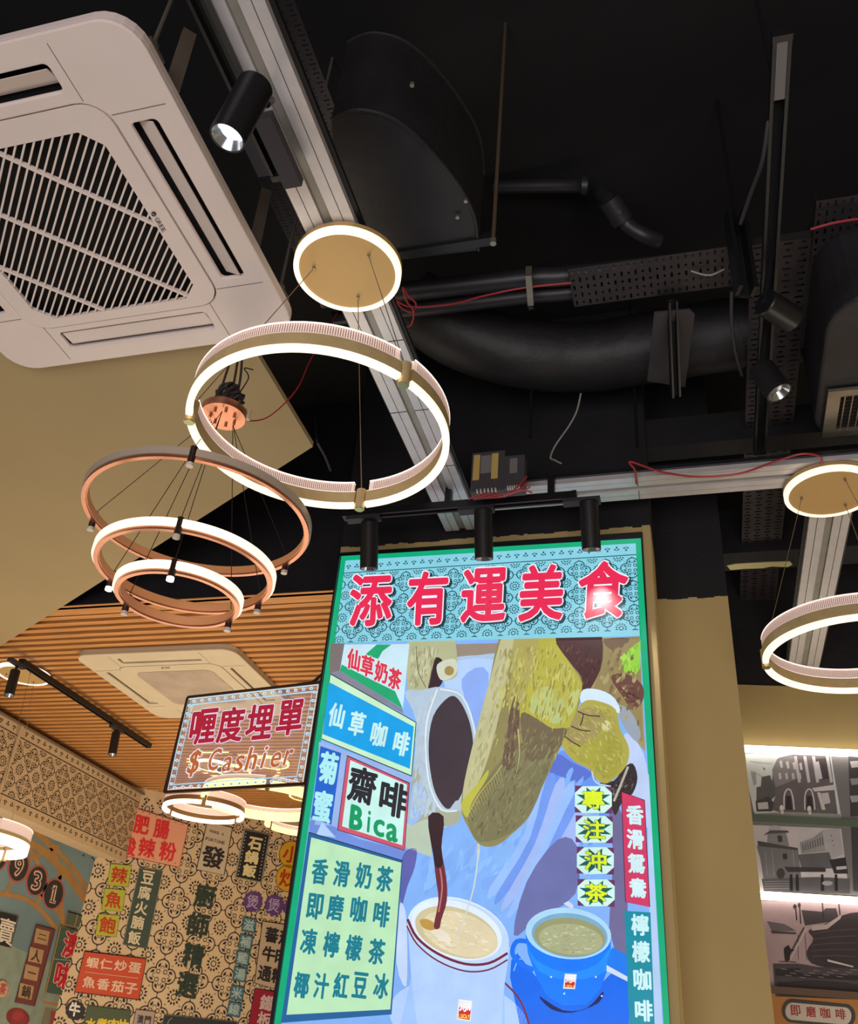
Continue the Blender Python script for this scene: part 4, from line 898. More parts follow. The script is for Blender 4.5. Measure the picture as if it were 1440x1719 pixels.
# ================================================================ HIGH CEILING SERVICES
def perforated(name, x0, x1, y0, y1, z, along, label, cell=(.034, .022), lip=.03, m=M_perf):
    t = thing(name, (x0, y0, z), label, 'cable tray')
    mb = MB(); cw, chh = cell if along == 'x' else cell[::-1]
    nx, ny = max(1, round((x1-x0)/cw)), max(1, round((y1-y0)/chh)); cw, chh = (x1-x0)/nx, (y1-y0)/ny
    for i in range(nx):
        for j in range(ny):
            a, b = x0+i*cw, y0+j*chh; cx, cy = a+cw/2, b+chh/2
            big = (i+j) % 2 == 0; sx, sy = (.30 if big else .14, .16) if along == 'x' else (.16, .30 if big else .14)
            sx *= cw; sy *= chh
            o = [(a, b), (a+cw, b), (a+cw, b+chh), (a, b+chh)]; q = [(cx-sx, cy-sy), (cx+sx, cy-sy), (cx+sx, cy+sy), (cx-sx, cy+sy)]
            mb.add([(x, y, z) for x, y in o+q], [(k, (k+1) % 4, (k+1) % 4+4, k+4) for k in range(4)])
    o = mb.build('perforated_plate', m, t); o['kind'] = 'stuff'
    if along == 'x': l = [((x0, q-.001, z), (x1, q+.001, z+lip)) for q in (y0, y1)]
    else: l = [((q-.001, y0, z), (q+.001, y1, z+lip)) for q in (x0, x1)]
    for a, b in l: MB().box(a, b).build('side_lip', m, t)
    return t
perforated('cable_tray', -.275, .262, 2.105, 2.275, 3.9, 'y', 'perforated black cable tray crossing left of the upright strut')
perforated('cable_tray', .290, .468, 2.12, 5.3, 3.905, 'x', 'long perforated black cable tray running away under the right hand spotlights', cell=(.045, .026))
perforated('cable_tray', .470, 1.45, 1.98, 2.22, 3.9, 'y', 'perforated black cable tray joining from the right')
tt = perforated('cable_tray', -1.26, -1.02, 1.55, 2.35, 4.15, 'x', 'dusty black cable tray seen through the brass ring pendant', cell=(.03, .014))
tw = perforated('cable_tray', -1.02, -.86, 1.0, 1.9, 4.0, 'x', 'black cable tray between the large air conditioner and the long silver rail', cell=(.03, .014))
# diagonal gusset of tray
gm = MB(); gm.prism([(.468, 2.222, 3.902), (.468, 2.62, 3.902), (1.0, 2.222, 3.902)], (0, 0, .002)); tag(gm.build('tray_gusset', M_perf, None, loc=(.6, 2.3, 3.9)), 'plain triangular gusset plate at the tray junction', 'cable tray')
# ducts
def ductpath(name, pts, r, label, n=20, m=M_duct, flat=1.0):
    b = MB().tube([Vector(p) for p in pts], r, n, 8); return tag(b.build(name, m, None, True, loc=tuple(Vector(pts[0]))), label, 'duct')
ductpath('air_duct', [at(690, 505, z=4.2), at(770, 560, z=4.1), at(870, 592, z=4.05), at(980, 600, z=4.05), at(1100, 582, z=4.05), at(1235, 560, z=4.05), at(1420, 540, z=4.05)], .135, 'wrapped black air duct curving beneath the perforated tray')
# big rectangular elbow
zc0 = 3.78; oc = [at(*p, z=zc0) for p in ((556, 200), (600, 185), (660, 200), (715, 245), (765, 305), (795, 360), (803, 420))]
inn = [at(*p, z=zc0) for p in ((803, 425), (640, 440), (560, 260))]
oc = [Vector(p) for p in catmull([Vector(p) for p in oc], 5)]
elb = MB(); elb.prism([tuple(p) for p in oc]+[tuple(p) for p in inn[1:]], (0, 0, .36))
el = thing('duct_elbow', tuple(oc[0]), 'large black rectangular duct elbow above the brass ring canopy', 'duct'); elb.build('elbow_body', M_duct, el)
rim = MB().tube([p+Vector((0, 0, .0)) for p in oc], .006, 6); rim.build('seam_flange', M_duct, el); MB().tube([p+Vector((0, 0, .36)) for p in oc], .006, 6).build('seam_flange', M_duct, el)
for px in ((782, 335), (768, 362), (692, 140)):
    q = at(*px, z=3.775); MB().cyl(q, Vector(q)+Vector((0, 0, -.01)), .006, n=8).build('rivet', M_steel, el)
def vbox(name, a, b, m, label, cat): return tag(MB().box(a, b).build(name, m, None, loc=tuple((Vector(a)+Vector(b))/2)), label, cat)
e0, e1 = at(640, 432, z=3.77), at(835, 415, z=3.77)
vbox('support_angle', (float(e0[0]), float(e0[1])-.01, 3.77), (float(e1[0]), float(e0[1])+.02, 3.80), M_blackmetal, 'black angle bar under the duct elbow', 'bar')
# pipes
def pipe(pts, r, m, label, name='pipe', cat='pipe', sub=5, n=14): return tag(MB().tube([Vector(p) for p in pts], r, n, sub).build(name, m, None, True, loc=tuple(Vector(pts[0]))), label, cat)
Mp = mat('black_pipe', (36, 36, 42), .45)
pipe([at(560, 505, z=3.96), at(700, 487, z=3.96), at(885, 467, z=3.96), at(965, 462, z=3.96), at(1240, 430, z=3.975)], .034, Mp, 'upper black pipe running behind the perforated tray')
pipe([at(560, 535, z=3.95), at(700, 520, z=3.95), at(885, 497, z=3.95), at(965, 490, z=3.95), at(1240, 455, z=3.975)], .026, Mp, 'lower black pipe running behind the perforated tray')
cl = thing('pipe_clamp', tuple(at(888, 480, z=3.9)), 'metal clamp holding the two black pipes', 'clamp')
MB().bar(at(887, 455, z=3.9), at(891, 505, z=3.89), .02, .05).build('clamp_band', M_steel, cl); MB().cyl(at(889, 508, z=3.89), at(892, 520, z=3.87), .012, n=10).build('bolt', M_blackmetal, cl)
pipe([at(830, 314, z=4.57), at(970, 312, z=4.5), at(1000, 318, z=4.4), at(1030, 345, z=4.22), at(1050, 375, z=4.18), at(1080, 395, z=4.14), at(1105, 405, z=4.14)], .028, Mp, 'thin black pipe with bent elbows high above the tray')
pj = thing('pipe_joint', tuple(at(1035, 355, z=4.2)), 'thick black elbow joint on the thin high pipe', 'pipe joint')
MB().cyl(at(1022, 335, z=4.23), at(1045, 372, z=4.19), .042, n=18).build('sleeve', Mp, pj, True); MB().cyl(at(975, 312, z=4.3), at(985, 312, z=4.3), .034, n=18).build('collar', Mp, pj, True)
# rods and struts
rodm = mat('dull_rod', (96, 84, 66), .5, metal=.4)
for i, (px, py, z0_, z1_, m_, lab) in enumerate(((828, 400, 3.55, 4.58, rodm, 'brownish threaded hanger rod right of the duct elbow'), (890, 735, 3.7, 4.58, M_blackmetal, 'black hanger rod below the wrapped duct'), (1070, 752, 3.66, 4.58, M_blackmetal, 'black hanger rod left of the cut duct edge'), (1238, 392, 3.9, 4.58, M_blackmetal, 'black hanger rod rising left of the high track'), (1302, 150, 3.72, 4.58, M_blackmetal, 'black hanger rod at the near end of the high track'))):
    q = at(px, py, z=z0_); tag(MB().cyl((q[0], q[1], z0_), (q[0], q[1], z1_), .0055, n=8).build('hanger_rod', m_, None, loc=(float(q[0]), float(q[1]), z0_)), lab, 'rod')
q = at(828, 403, z=3.55); tag(MB().cyl((q[0], q[1], 3.535), (q[0], q[1], 3.552), .009, n=6).build('hex_nut', M_steel, None, loc=(float(q[0]), float(q[1]), 3.54)), 'bright hex nut at the tip of the brownish hanger rod', 'nut')
def strut(pa, pb, w, label, m=M_blackmetal):
    pa, pb = Vector(pa), Vector(pb); t = thing('strut_channel', tuple(pa), label, 'strut'); d = (pb-pa).normalized(); u = d.cross(Vector(_d)).normalized(); k = u.cross(d)
    for s in (-1, 1): MB().bar(pa+u*s*w*.4, pb+u*s*w*.4, w*.22, w*.8, up=tuple(k)).build('flange', m, t)
    MB().bar(pa+k*w*.4, pb+k*w*.4, w, w*.12, up=tuple(k)).build('web', M_dark, t); return t
sq = at(1254, 498, z=3.62); strut((sq[0], sq[1], 3.64), (sq[0], sq[1], 3.98), .055, 'upright black strut channel at the tray crossing')
sq = at(1134, 665, z=3.72); sq2 = at(1128, 505, z=3.86); strut(sq, sq2, .03, 'short black strut holding the wrapped duct')
hp = [at(*p, z=3.84) for p in ((1098, 525), (1158, 520), (1166, 528), (1150, 650), (1086, 640))]
tag(MB().prism([tuple(p) for p in hp], (0, 0, .006)).build('hanger_plate', mat('plate_black', (56, 54, 58), .5, noise=.1), None, loc=tuple(Vector(hp[0]))), 'flat black hanger plate pressed under the wrapped duct', 'plate')
# vented box on the right
vb = thing('vent_box', (.95, 2.5, 3.62), 'rounded black plenum box with a steel air grille at the right edge', 'vent')
plate(MB(), rrect(.475, 1.7, 2.1, 2.79, .14), [], 3.62, 4.05, .01).build('plenum', M_duct, vb)
g0, g1 = at(1393, 660, z=3.6), at(1385, 735, z=3.6); gx, gy, gw, gh = .503, 2.50, .46, .245
vf = MB(); plate(vf, [(gx, gy), (gx+gw, gy), (gx+gw, gy+gh), (gx, gy+gh)], [[(gx+.04, gy+.03), (gx+gw-.04, gy+.03), (gx+gw-.04, gy+gh-.035), (gx+.04, gy+gh-.035)]], 3.6, 3.612); vf.build('grille_frame', M_steel, vb)
MB().box((gx+.035, gy+.025, 3.614), (gx+gw-.035, gy+gh-.03, 3.618)).build('grille_void', M_dark, vb)
for k in range(16):
    x = gx+.052+k*.0235
    if x < gx+gw-.05: MB().box((x, gy+.03, 3.602), (x+.004, gy+gh-.035, 3.610)).build('grille_blade', M_steel, vb)
for k in range(9): MB().box((gx+.04, gy+.045+k*.019, 3.610), (gx+gw-.04, gy+.048+k*.019, 3.613)).build('grille_bar', mat('dark_steel', (60, 54, 48), .4, metal=.5), vb)
# cross beams with unpainted strips on the right
vbox('ceiling_beam', (.2, 3.95, 3.86), (2.9, 4.12, 4.1), M_black, 'black beam crossing above the right silver rail', 'beam')
cb0, cb1 = at(1222, 953, z=3.855), at(1328, 943, z=3.855)
pb_ = thing('unpainted_strip', (float(cb0[0]), float(cb0[1]), 3.85), 'pale yellow unpainted strip under the black beam', 'strip')
MB().prism([tuple(at(*p, z=3.855)) for p in ((1220, 950), (1235, 947), (1290, 944), (1326, 943), (1330, 948), (1322, 952), (1295, 951), (1280, 954), (1250, 955), (1226, 957))], (0, 0, .004)).build('bare_patch', mat('pale_bare', (196, 190, 140), .7), pb_)
tag(MB().bar(at(1232, 1027, z=3.87), at(1310, 1022, z=3.87), .012, .01).build('conduit', mat('pale_conduit', (170, 160, 150), .5), None, loc=tuple(at(1232, 1027, z=3.87))), 'thin pale conduit high behind the pillar corner', 'conduit')
tag(MB().bar(at(1400, 937, z=3.87), at(1460, 932, z=3.87), .03, .01).build('unpainted_strip', mat('bare_brown', (110, 98, 76), .6), None, loc=tuple(at(1400, 937, z=3.87))), 'brownish bare strip on the beam at the right edge', 'strip')
# wires
def wire(pts, r, label, m=M_red, name='red_wire'): return tag(MB().tube([Vector(p) for p in pts], r, 6, 6).build(name, m, None, True, loc=tuple(Vector(pts[0]))), label, 'wire')
wire([at(660, 500, z=3.88), at(690, 515, z=3.88), at(760, 510, z=3.88), at(810, 497, z=3.88), at(880, 483, z=3.88), at(958, 475, z=3.88)], .0035, 'red wire running along the two black pipes')
wire([at(662, 497, z=3.88), at(672, 515, z=3.88), at(690, 524, z=3.88), at(698, 510, z=3.88), at(684, 495, z=3.88), at(676, 482, z=3.88), at(682, 505, z=3.87), at(694, 522, z=3.87), at(690, 545, z=3.87), at(676, 547, z=3.88)], .0035, 'tangled red wire coil beside the brass ring canopy')
wire([at(1360, 385, z=3.85), at(1400, 374, z=3.85), at(1450, 366, z=3.85)], .004, 'red wire above the right hand cable tray')
wire([at(1068, 812, z=3.488), at(1066, 790, z=3.488), at(1058, 775, z=3.488), at(1110, 792, z=3.488), at(1170, 800, z=3.488), at(1240, 795, z=3.488), at(1300, 775, z=3.488), at(1345, 762, z=3.488), at(1375, 766, z=3.488), at(1380, 778, z=3.488)], .0036, 'slack red wire looping over the crosswise silver rail')
for k in range(4):
    wire([at(786+k*9, 838-k, Y=2.585), at(815+k*8, 828+k*2, Y=2.58), at(850+k*8, 832-k*3, Y=2.58), at(884+k*3, 800+k*9, Y=2.585)], .003, ('frayed red wires under the driver boxes', 'second red wire bending under the driver boxes', 'third red wire bending under the driver boxes', 'outermost red wire bending under the driver boxes')[k])
wire([at(975, 660, z=3.9), at(968, 690, z=3.85), at(955, 715, z=3.8), at(932, 748, z=3.75), at(924, 768, z=3.7), at(930, 772, z=3.7), at(942, 778, z=3.7)], .0035, 'pale loose wire dangling below the wrapped duct', mat('pale_wire', (150, 146, 140)), 'loose_wire')
wire([at(1290, 205, z=3.69), at(1280, 270, z=3.72), at(1262, 320, z=3.8), at(1243, 375, z=3.86)], .006, 'grey cable sagging from the high black track', mat('grey_cable', (74, 72, 78)), 'grey_cable')
wire([at(1228, 490, z=3.88), at(1228, 540, z=3.86), at(1234, 590, z=3.86), at(1245, 630, z=3.88)], .006, 'grey cable curving down left of the long cable tray', mat('grey_cable', (74, 72, 78)), 'grey_cable')
wire([at(1160, 455, z=3.89), at(1190, 462, z=3.87), at(1215, 452, z=3.89)], .003, 'thin pale wire drooping under the crossing tray', mat('pale_wire', (150, 146, 140)), 'loose_wire')
wire([at(524, 690, z=4.58), at(530, 715, z=4.2), at(532, 740, z=4.0), at(545, 765, z=4.0), at(555, 790, z=4.0)], .006, 'thin grey cable inside the brass ring opening', mat('grey_cable', (74, 72, 78)), 'grey_cable')

# ================================================================ TILED WALL, FRIEZE, MURAL
DARKL = (44, 30, 32)
nd = np.array([.70711, -.70711, 0]); cdg = float(nd@np.array([q0[0], q0[1], 0])); udg = np.array([.70711, .70711, 0])
W1 = Sheet(nd, cdg, 1); W1.lift0 = .0012
org = np.array([q0[0], q0[1], 0.0])+udg*0.0
lace(W1, org+np.array([0, 0, 1.55]), udg, (0, 0, 1), 2.8, 1.83, .252, DARKL, 1, u0=.04, v0=.03, lw=.026)
W1.build('lace_pattern', P_wall, wall_d)
W1b = Sheet(nd, cdg, 1); W1b.poly([(170, 1300), (520, 1370), (520, 1412), (170, 1356)], (204, 178, 138), 0)
fleurs(W1b, org+udg*.22+np.array([0, 0, 3.365]), udg, (0, 0, 1), 2.4, .085, .105, DARKL, 2)
fz = Sheet((1, 0, 0), -4.211, 1)
lace(fz, (-4.211, -1, 3.015), (0, 1, 0), (0, 0, 1), 7.44, .355, .175, DARKL, 1, u0=.06, v0=.0, lw=.024)
for z0_ in (2.945, 3.385): fleurs(fz, (-4.211, -1, z0_), (0, 1, 0), (0, 0, 1), 7.44, .055, .066, DARKL, 1)
for z0_ in (3.006, 3.372): fz.tris(np.array([[-4.2095, -1, z0_], [-4.2095, 6.44, z0_], [-4.2095, 6.44, z0_+.006], [-4.2095, -1, z0_+.006]]), [(0, 1, 2), (0, 2, 3)], DARKL)
fz.build('lace_pattern', P_wall, frz)
MB().bar(at(38, 1218, X=-4.2), at(0, 1330, X=-4.2), .018, .012, up=(1, 0, 0)).build('cable_duct', M_wallp, frz)
# blue mural print
M1 = Sheet((1, 0, 0), -4.37, 1); OR = (168, 126, 72)
for p, w in (([(0, 1395), (60, 1420), (110, 1465), (150, 1520)], 13), ([(30, 1380), (80, 1412), (120, 1455), (148, 1495)], 8), ([(0, 1500), (40, 1508), (70, 1530), (95, 1560)], 8), ([(20, 1380), (70, 1460), (110, 1560)], 7), ([(60, 1400), (95, 1440), (105, 1535)], 6), ([(120, 1460), (80, 1490), (60, 1520)], 6), ([(100, 1420), (40, 1450), (10, 1500)], 6), ([(0, 1430), (50, 1480), (110, 1545)], 6)):
    M1.line(p, w, OR, .5+w*.02, 4)
for c, x, y in (('0', -4, 1437), ('9', 31.5, 1455), ('3', 62, 1478.5), ('1', 90, 1501)):
    M1.ell(x, y, 18.5, 27, (172, 92, 88), 2, .2); M1.ell(x, y, 15.5, 24, (46, 50, 46), 2.3, .2)
    if c == '1':
        for w_, c_, q_ in ((7.5, (190, 110, 104), 3), (5.2, (226, 200, 180), 3.3), (2.4, (46, 50, 46), 3.6)):
            e_ = (w_-2.4)/2; M1.line([(x+3, y-12.5-e_), (x-2.5, y+12+e_*.5)], w_, c_, q_); M1.line([(x-6-e_*.4, y+11.5), (x+2.5+e_*.4, y+14)], w_*.8, c_, q_+.05); M1.line([(x+3, y-11), (x-2, y-8)], w_*.7, c_, q_+.05)
        continue
    wq = 12; M1.ch(c, x, y, wq, 30, (190, 110, 104), 3, sx=.2, sy=-.2, bold=.085); M1.ch(c, x, y, wq, 29, (226, 200, 180), 3.3, sx=.2, sy=-.2, bold=.05); M1.ch(c, x, y, wq, 28, (46, 50, 46), 3.6, sx=.2, sy=-.2, bold=.0)
M1.poly([(0, 1580), (150, 1640), (110, 1719), (100, 1800), (-20, 1800)], (132, 146, 130), .3)
M1.ell(30, 1708, 20, 16, (126, 50, 50), 2, .3); M1.ell(30, 1706, 10, 8, (160, 60, 60), 2.2); M1.poly([(20, 1700), (36, 1692), (46, 1712), (40, 1740), (16, 1740)], (140, 56, 54), 2.1)
M1.poly([(76, 1690), (110, 1697), (104, 1730), (66, 1730)], (122, 120, 96), 1.5); M1.poly([(86, 1696), (108, 1701), (104, 1730), (82, 1730)], (150, 62, 60), 1.8)
M1.line([(72, 1682), (112, 1690)], 4, (180, 110, 60), 2)
for x, y in ((140, 1436), (155, 1440), (158, 1443)): M1.ell(x, y, 1.6, 1.6, (40, 50, 56), 2)
M1.build('mural_print', P_wall, wall_l)

MS = {}
def wall_sign(name, quad, n, c, flip, col, label, border=None, bw=1.6, thick=.008, cat='sign'):
    n = np.array(n, float); q = [at(*p, pl=(n, c)) for p in quad]; cen = sum(q)/4
    t = thing(name, tuple(cen), label, cat)
    k = str(col)
    if k not in MS: MS[k] = mat('sign_board_%d' % len(MS), col, .55)
    MB().prism([tuple(v) for v in q], tuple(n*flip*thick)).build('board', MS[k], t)
    s = Sheet(n, c, flip); s.lift0 = thick+.0006
    if border: s.line(quad, bw, border, .5, closed=True)
    return t, s
def dsign(name, quad, col, label, border=None, bw=1.6): return wall_sign(name, quad, nd, cdg, 1, col, label, border, bw)
def fin(t, s): s.build('lettering', P_flat, t)
zL = lambda z: q2(z, 0, 1320, .2321); zM = lambda z: q2(z, 220, 1330, .2262); zN = lambda z: q2(z, 100, 1420, .2222)
# peach dumpling sign with red letters
t, s = dsign('hanging_menu_sign', [(230, 1357), (316, 1384), (301, 1456), (212, 1437)], (226, 160, 124), 'peach menu sign with large red characters below the fleur border', (150, 50, 50), 1.4)
s.text('肥腸', zM([(78, 242), (226, 275)]), 24, 29, (214, 42, 46), 4, sx=.2, sy=-.16, bold=.035); s.text('酸辣粉', zM([(-25, 400), (118, 412), (272, 438)]), 26, 30, (214, 42, 46), 4, sx=.18, sy=-.16, bold=.035)
for k in range(7):
    for A, B in ((( 240, 1363), (306, 1384)), ((222, 1434), (294, 1449))): s.ell(*lerp(A, B, k/6), 1.3, 1.3, (130, 130, 140), 3, n=8)
fin(t, s)
t, s = dsign('menu_sign', zM([(565, 215), (752, 262), (690, 615), (485, 573)]), (196, 178, 150), 'cream mahjong tile sign reading MAKE A FORTUNE over one black character', (48, 40, 40), 1.6)
for i, c in enumerate('MAKE A'):
    if c != ' ': s.ch(c, *lerp((354, 1395), (374, 1400.5), i/5), 3.4, 4.2, (70, 60, 56), 4, sx=.22, sy=-.16, bold=.03)
for i, c in enumerate('FORTUNE'): s.ch(c, *lerp((347, 1408), (375, 1415), i/6), 3.7, 4.8, (70, 60, 56), 4, sx=.22, sy=-.16, bold=.03)
s.text('發', zM([(608, 482)]), 36, 34, (30, 30, 34), 4, sx=.2, sy=-.18, bold=.03); fin(t, s)
t, s = dsign('menu_sign', zM([(843, 275), (1030, 315), (968, 668), (775, 628)]), (28, 28, 32), 'black menu sign with three cream characters and a dotted border', (132, 130, 112), 3)
s.text('石鍋飯', zM([(920, 382), (895, 482), (878, 582)]), 21, 19.5, (222, 208, 150), 4, sx=.2, sy=-.18, bold=.05)
for A, B in (((852, 305), (795, 610)), ((998, 338), (950, 640))):
    for k in range(13): s.ell(*zM([lerp(A, B, k/12)])[0], 1.0, 1.0, (190, 190, 190), 3, n=8)
fin(t, s)
for i, (c, x, y, lab) in enumerate((('小', 1190, 462, 'yellow round sign touching the light box edge, upper of two'), ('炒', 1165, 640, 'yellow round sign touching the light box edge, lower of two'))):
    x, y = zM([(x, y)])[0]; q = [(x+20.5*math.cos(a), y+22.5*math.sin(a)) for a in [2*math.pi*k/28 for k in range(28)]]
    t, s = dsign('round_menu_sign', q, (206, 160, 30), lab, (120, 90, 30), 1.2); s.text(c, [(x, y)], 27, 27, (170, 54, 26), 4, sx=.18, sy=-.15, bold=.03); t['group'] = 'yellow round signs'; fin(t, s)
for i, (x, y) in enumerate(((902, 812), (1060, 838), (1200, 862))):
    x, y = zM([(x, y)])[0]; q = [(x+(17 if k % 2 else 15)*math.cos(a), y+(18.5 if k % 2 else 16.5)*math.sin(a)) for k, a in enumerate([2*math.pi*k/24 for k in range(24)])]
    t, s = dsign('round_menu_sign', q, (92, 60, 118), ('purple scalloped round sign, leftmost of three', 'purple scalloped round sign, middle of three', 'purple scalloped round sign half behind the light box')[i]); s.text('煲', [(x, y)], 19, 22, (186, 160, 196), 4, sx=.18, sy=-.15, bold=.01); t['group'] = 'purple round signs'; fin(t, s)
for i, (c, x, y) in enumerate(zip('滋補雞湯米線', (875, 850, 828, 808, 785, 765), (985, 1110, 1230, 1350, 1490, 1610))):
    (x, y) = zM([(x, y)])[0]; w, h = 10.8, 12.4
    t, s = dsign('tile_sign', [(x-w+2, y-h-1.5), (x+w+2, y-h+2.5), (x+w-2, y+h+1.5), (x-w-2, y+h-2.5)], (66, 112, 124), ('topmost', 'second from the top', 'third from the top', 'fourth from the top', 'fifth from the top', 'lowest')[i]+' of the small teal square signs in a column', (40, 70, 90), 1.0)
    s.text(c, [(x, y)], 17, 18, (164, 186, 178), 4, sx=.18, sy=-.15, bold=.03); t['group'] = 'teal square signs'; fin(t, s)
t, s = dsign('menu_sign', zM([(975, 955), (1260, 1000), (1200, 1500), (915, 1415)]), (188, 166, 136), 'cream menu sign with black characters partly behind the light box', (60, 46, 44), 1.6)
s.text('蕃牛通', zM([(1045, 1060), (1022, 1200), (992, 1345)]), 21, 24, (40, 38, 42), 4, sx=.2, sy=-.16, bold=.035); s.text('茄肉粉', zM([(1145, 1080), (1120, 1215), (1090, 1365)]), 20, 24, (40, 38, 42), 4, sx=.2, sy=-.16, bold=.035); fin(t, s)
t, s = dsign('menu_sign', zM([(918, 1455), (1200, 1500), (1150, 1900), (850, 1850)]), (150, 26, 52), 'crimson menu sign with pale characters at the bottom beside the light box', (60, 20, 30), 1.2)
s.text('鐵板', zM([(1010, 1565), (990, 1690)]), 23, 25, (206, 180, 176), 4, sx=.2, sy=-.16, bold=.03); fin(t, s)
t, s = dsign('menu_sign', zM([(62, 560), (236, 582), (118, 1160), (-62, 1130)]), (58, 74, 64), 'tall dark green menu sign with five cream characters', (150, 140, 110), 1.0)
s.text('豆腐火腩飯', zL([(1070, 660), (1045, 770), (1022, 880), (995, 985), (972, 1095)]), 20, 21, (214, 200, 164), 4, sx=.18, sy=-.16, bold=.03); fin(t, s)
t, s = dsign('menu_sign', zN([(190, 795), (655, 852), (598, 1162), (112, 1104)]), (196, 74, 40), 'orange menu sign with two lines of cream characters', (50, 28, 30), 1.8)
s.text('蝦仁炒蛋', zN([(250, 882), (352, 893), (462, 905), (568, 922)]), 20, 17, (226, 190, 160), 4, sx=.13, sy=-.16, bold=.03); s.text('魚香茄子', zN([(222, 1030), (330, 1045), (438, 1062), (540, 1078)]), 20, 18, (226, 190, 160), 4, sx=.13, sy=-.16, bold=.03)
s.line(zN([(190, 952), (592, 1000)]), .8, (226, 190, 160), 4); fin(t, s)
for i, (c, x, y) in enumerate((('辣', 452, 222), ('魚', 408, 408), ('飽', 362, 600))):
    (x, y) = zN([(x, y)])[0]; w, h = 17.5, 18.3
    t, s = dsign('square_menu_sign', [(x-w+3, y-h-1), (x+w+3, y-h+2), (x+w-3, y+h+1.5), (x-w-3, y+h-2)], (176, 178, 50), ('topmost', 'middle', 'lowest')[i]+' yellow green square sign with a red character', (90, 110, 60), .9)
    s.text(c, [(x, y)], 26, 26, (186, 54, 26), 4, sx=.15, sy=-.15, bold=.025); t['group'] = 'yellow green square signs'; fin(t, s)
for i, (c, x, y) in enumerate(zip('廚師精選', (1100, 1050, 1010, 965), (378, 600, 830, 1055))):
    (x, y) = zN([(x, y)])[0]; v, tt_, _ = glyph(c); t = thing('wall_character', tuple(at(x, y, pl=(nd, cdg))), ('topmost', 'second', 'third', 'lowest')[i]+' of the big dark green characters fixed on the lace tile wall', 'lettering', 'dark green wall characters')
    s = Sheet(nd, cdg, 1); s.lift0 = .004; s.text(c, [(x, y)], 33, 39, (40, 56, 46), 4, sx=.18, sy=-.17, bold=.035); s.build('character', P_flat, t)
t, s = dsign('round_menu_sign', [(zN([(118, 1245)])[0][0]+17*math.cos(a)*(1 if k % 2 else .92), zN([(118, 1245)])[0][1]+17*math.sin(a)*(1 if k % 2 else .92)) for k, a in enumerate([2*math.pi*k/24 for k in range(24)])], (36, 32, 34), 'black scalloped round sign with one white character at the wall corner'); s.text('牛', zN([(114, 1235)]), 17, 22, (226, 220, 206), 4, sx=.2, sy=-.16, bold=.04); fin(t, s)
t, s = dsign('menu_sign', zN([(212, 1205), (540, 1245), (505, 1500), (150, 1480)]), (74, 86, 60), 'olive menu sign with yellow characters at the bottom left', (50, 60, 44), 1.2)
s.text('水煮肉片', zN([(235, 1345), (320, 1345), (405, 1350), (480, 1352)]), 17, 18, (222, 194, 40), 4, sx=.1, sy=-.15, bold=.04); fin(t, s)
t, s = dsign('menu_sign', zN([(578, 1235), (722, 1252), (690, 1480), (530, 1460)]), (170, 150, 132), 'small pale framed sign at the bottom edge', (90, 70, 74), 1.4); s.text('澳門', zN([(610, 1310), (665, 1320)]), 10, 14, (60, 50, 56), 4, sx=.12, sy=-.15, bold=.03); fin(t, s)
t, s = dsign('menu_sign', zN([(790, 1275), (1340, 1330), (1330, 1520), (745, 1500)]), (40, 48, 46), 'dark framed sign board at the bottom edge of the lace wall', (120, 128, 120), 1.6); s.line(zN([(850, 1300), (820, 1330), (810, 1400)]), 1.4, (130, 140, 136), 3, 3); fin(t, s)
o = W1b.build('fleur_border', P_wall, wall_d)
# signs on the blue mural wall
def bsign(name, quad, col, label, border=None, bw=1.6): return wall_sign(name, quad, (1, 0, 0), -4.37, 1, col, label, border, bw)
t, s = bsign('menu_sign', zL([(-60, 895), (130, 940), (70, 1168), (-100, 1125)]), (40, 36, 40), 'black sign with a white brush character on the blue mural', (170, 160, 130), .8)
s.text('賣', zL([(46, 1050)]), 26, 42, (216, 206, 186), 4, sx=.3, sy=-.18, bold=.012); fin(t, s)
t, s = bsign('menu_sign', zL([(262, 1000), (395, 1035), (245, 1590), (108, 1562)]), (112, 62, 60), 'tall narrow sign of four tan squares on the blue mural', (70, 40, 44), 1.0)
for c, (x, y) in zip('二人一鍋', ((305, 1090), (262, 1225), (230, 1350), (190, 1485))):
    x, y = zL([(x, y)])[0]; s.poly([(x-10, y-15), (x+13, y-9), (x+8.5, y+14), (x-14, y+9)], (176, 142, 104), 2); s.text(c, [(x, y)], 14 if c != '一' else 13, (19 if c in '人鍋' else (8 if c == '二' else 1.8)), (56, 46, 44), 4, sx=.3, sy=-.2, bold=.02)
fin(t, s)
t, s = bsign('menu_sign', zL([(440, 1010), (606, 1050), (486, 1520), (330, 1490)]), (66, 92, 80), 'green sign with two red brush characters at the end of the blue mural', (176, 130, 60), 2)
s.line(zL([(390, 1248), (540, 1262)]), .9, (190, 180, 160), 2)
s.text('澳味', zL([(515, 1150), (455, 1370)]), 24, 42, (226, 196, 180), 4, sx=.25, sy=-.2, bold=.06); s.text('澳味', zL([(515, 1150), (455, 1370)]), 24, 42, (190, 34, 48), 5, sx=.25, sy=-.2, bold=.03); fin(t, s)
t, s = bsign('menu_sign', zL([(490, 905), (632, 945), (612, 1030), (470, 1000)]), (82, 98, 84), 'small green panel above the green sign', (176, 120, 60), 1.6); s.line(zL([(560, 925), (540, 1010)]), 1.6, (176, 140, 70), 3); fin(t, s)
t, s = bsign('round_menu_sign', [(zL([(15, 1468)])[0][0]+10.5*math.cos(a), zL([(15, 1468)])[0][1]+15*math.sin(a)) for a in [2*math.pi*k/24 for k in range(24)]], (186, 158, 132), 'small pale round plaque at the left edge', (130, 100, 90), .8); s.text('茶', zL([(22, 1465)]), 10, 18, (190, 74, 64), 4, sx=.2, sy=-.2, bold=.02); fin(t, s)

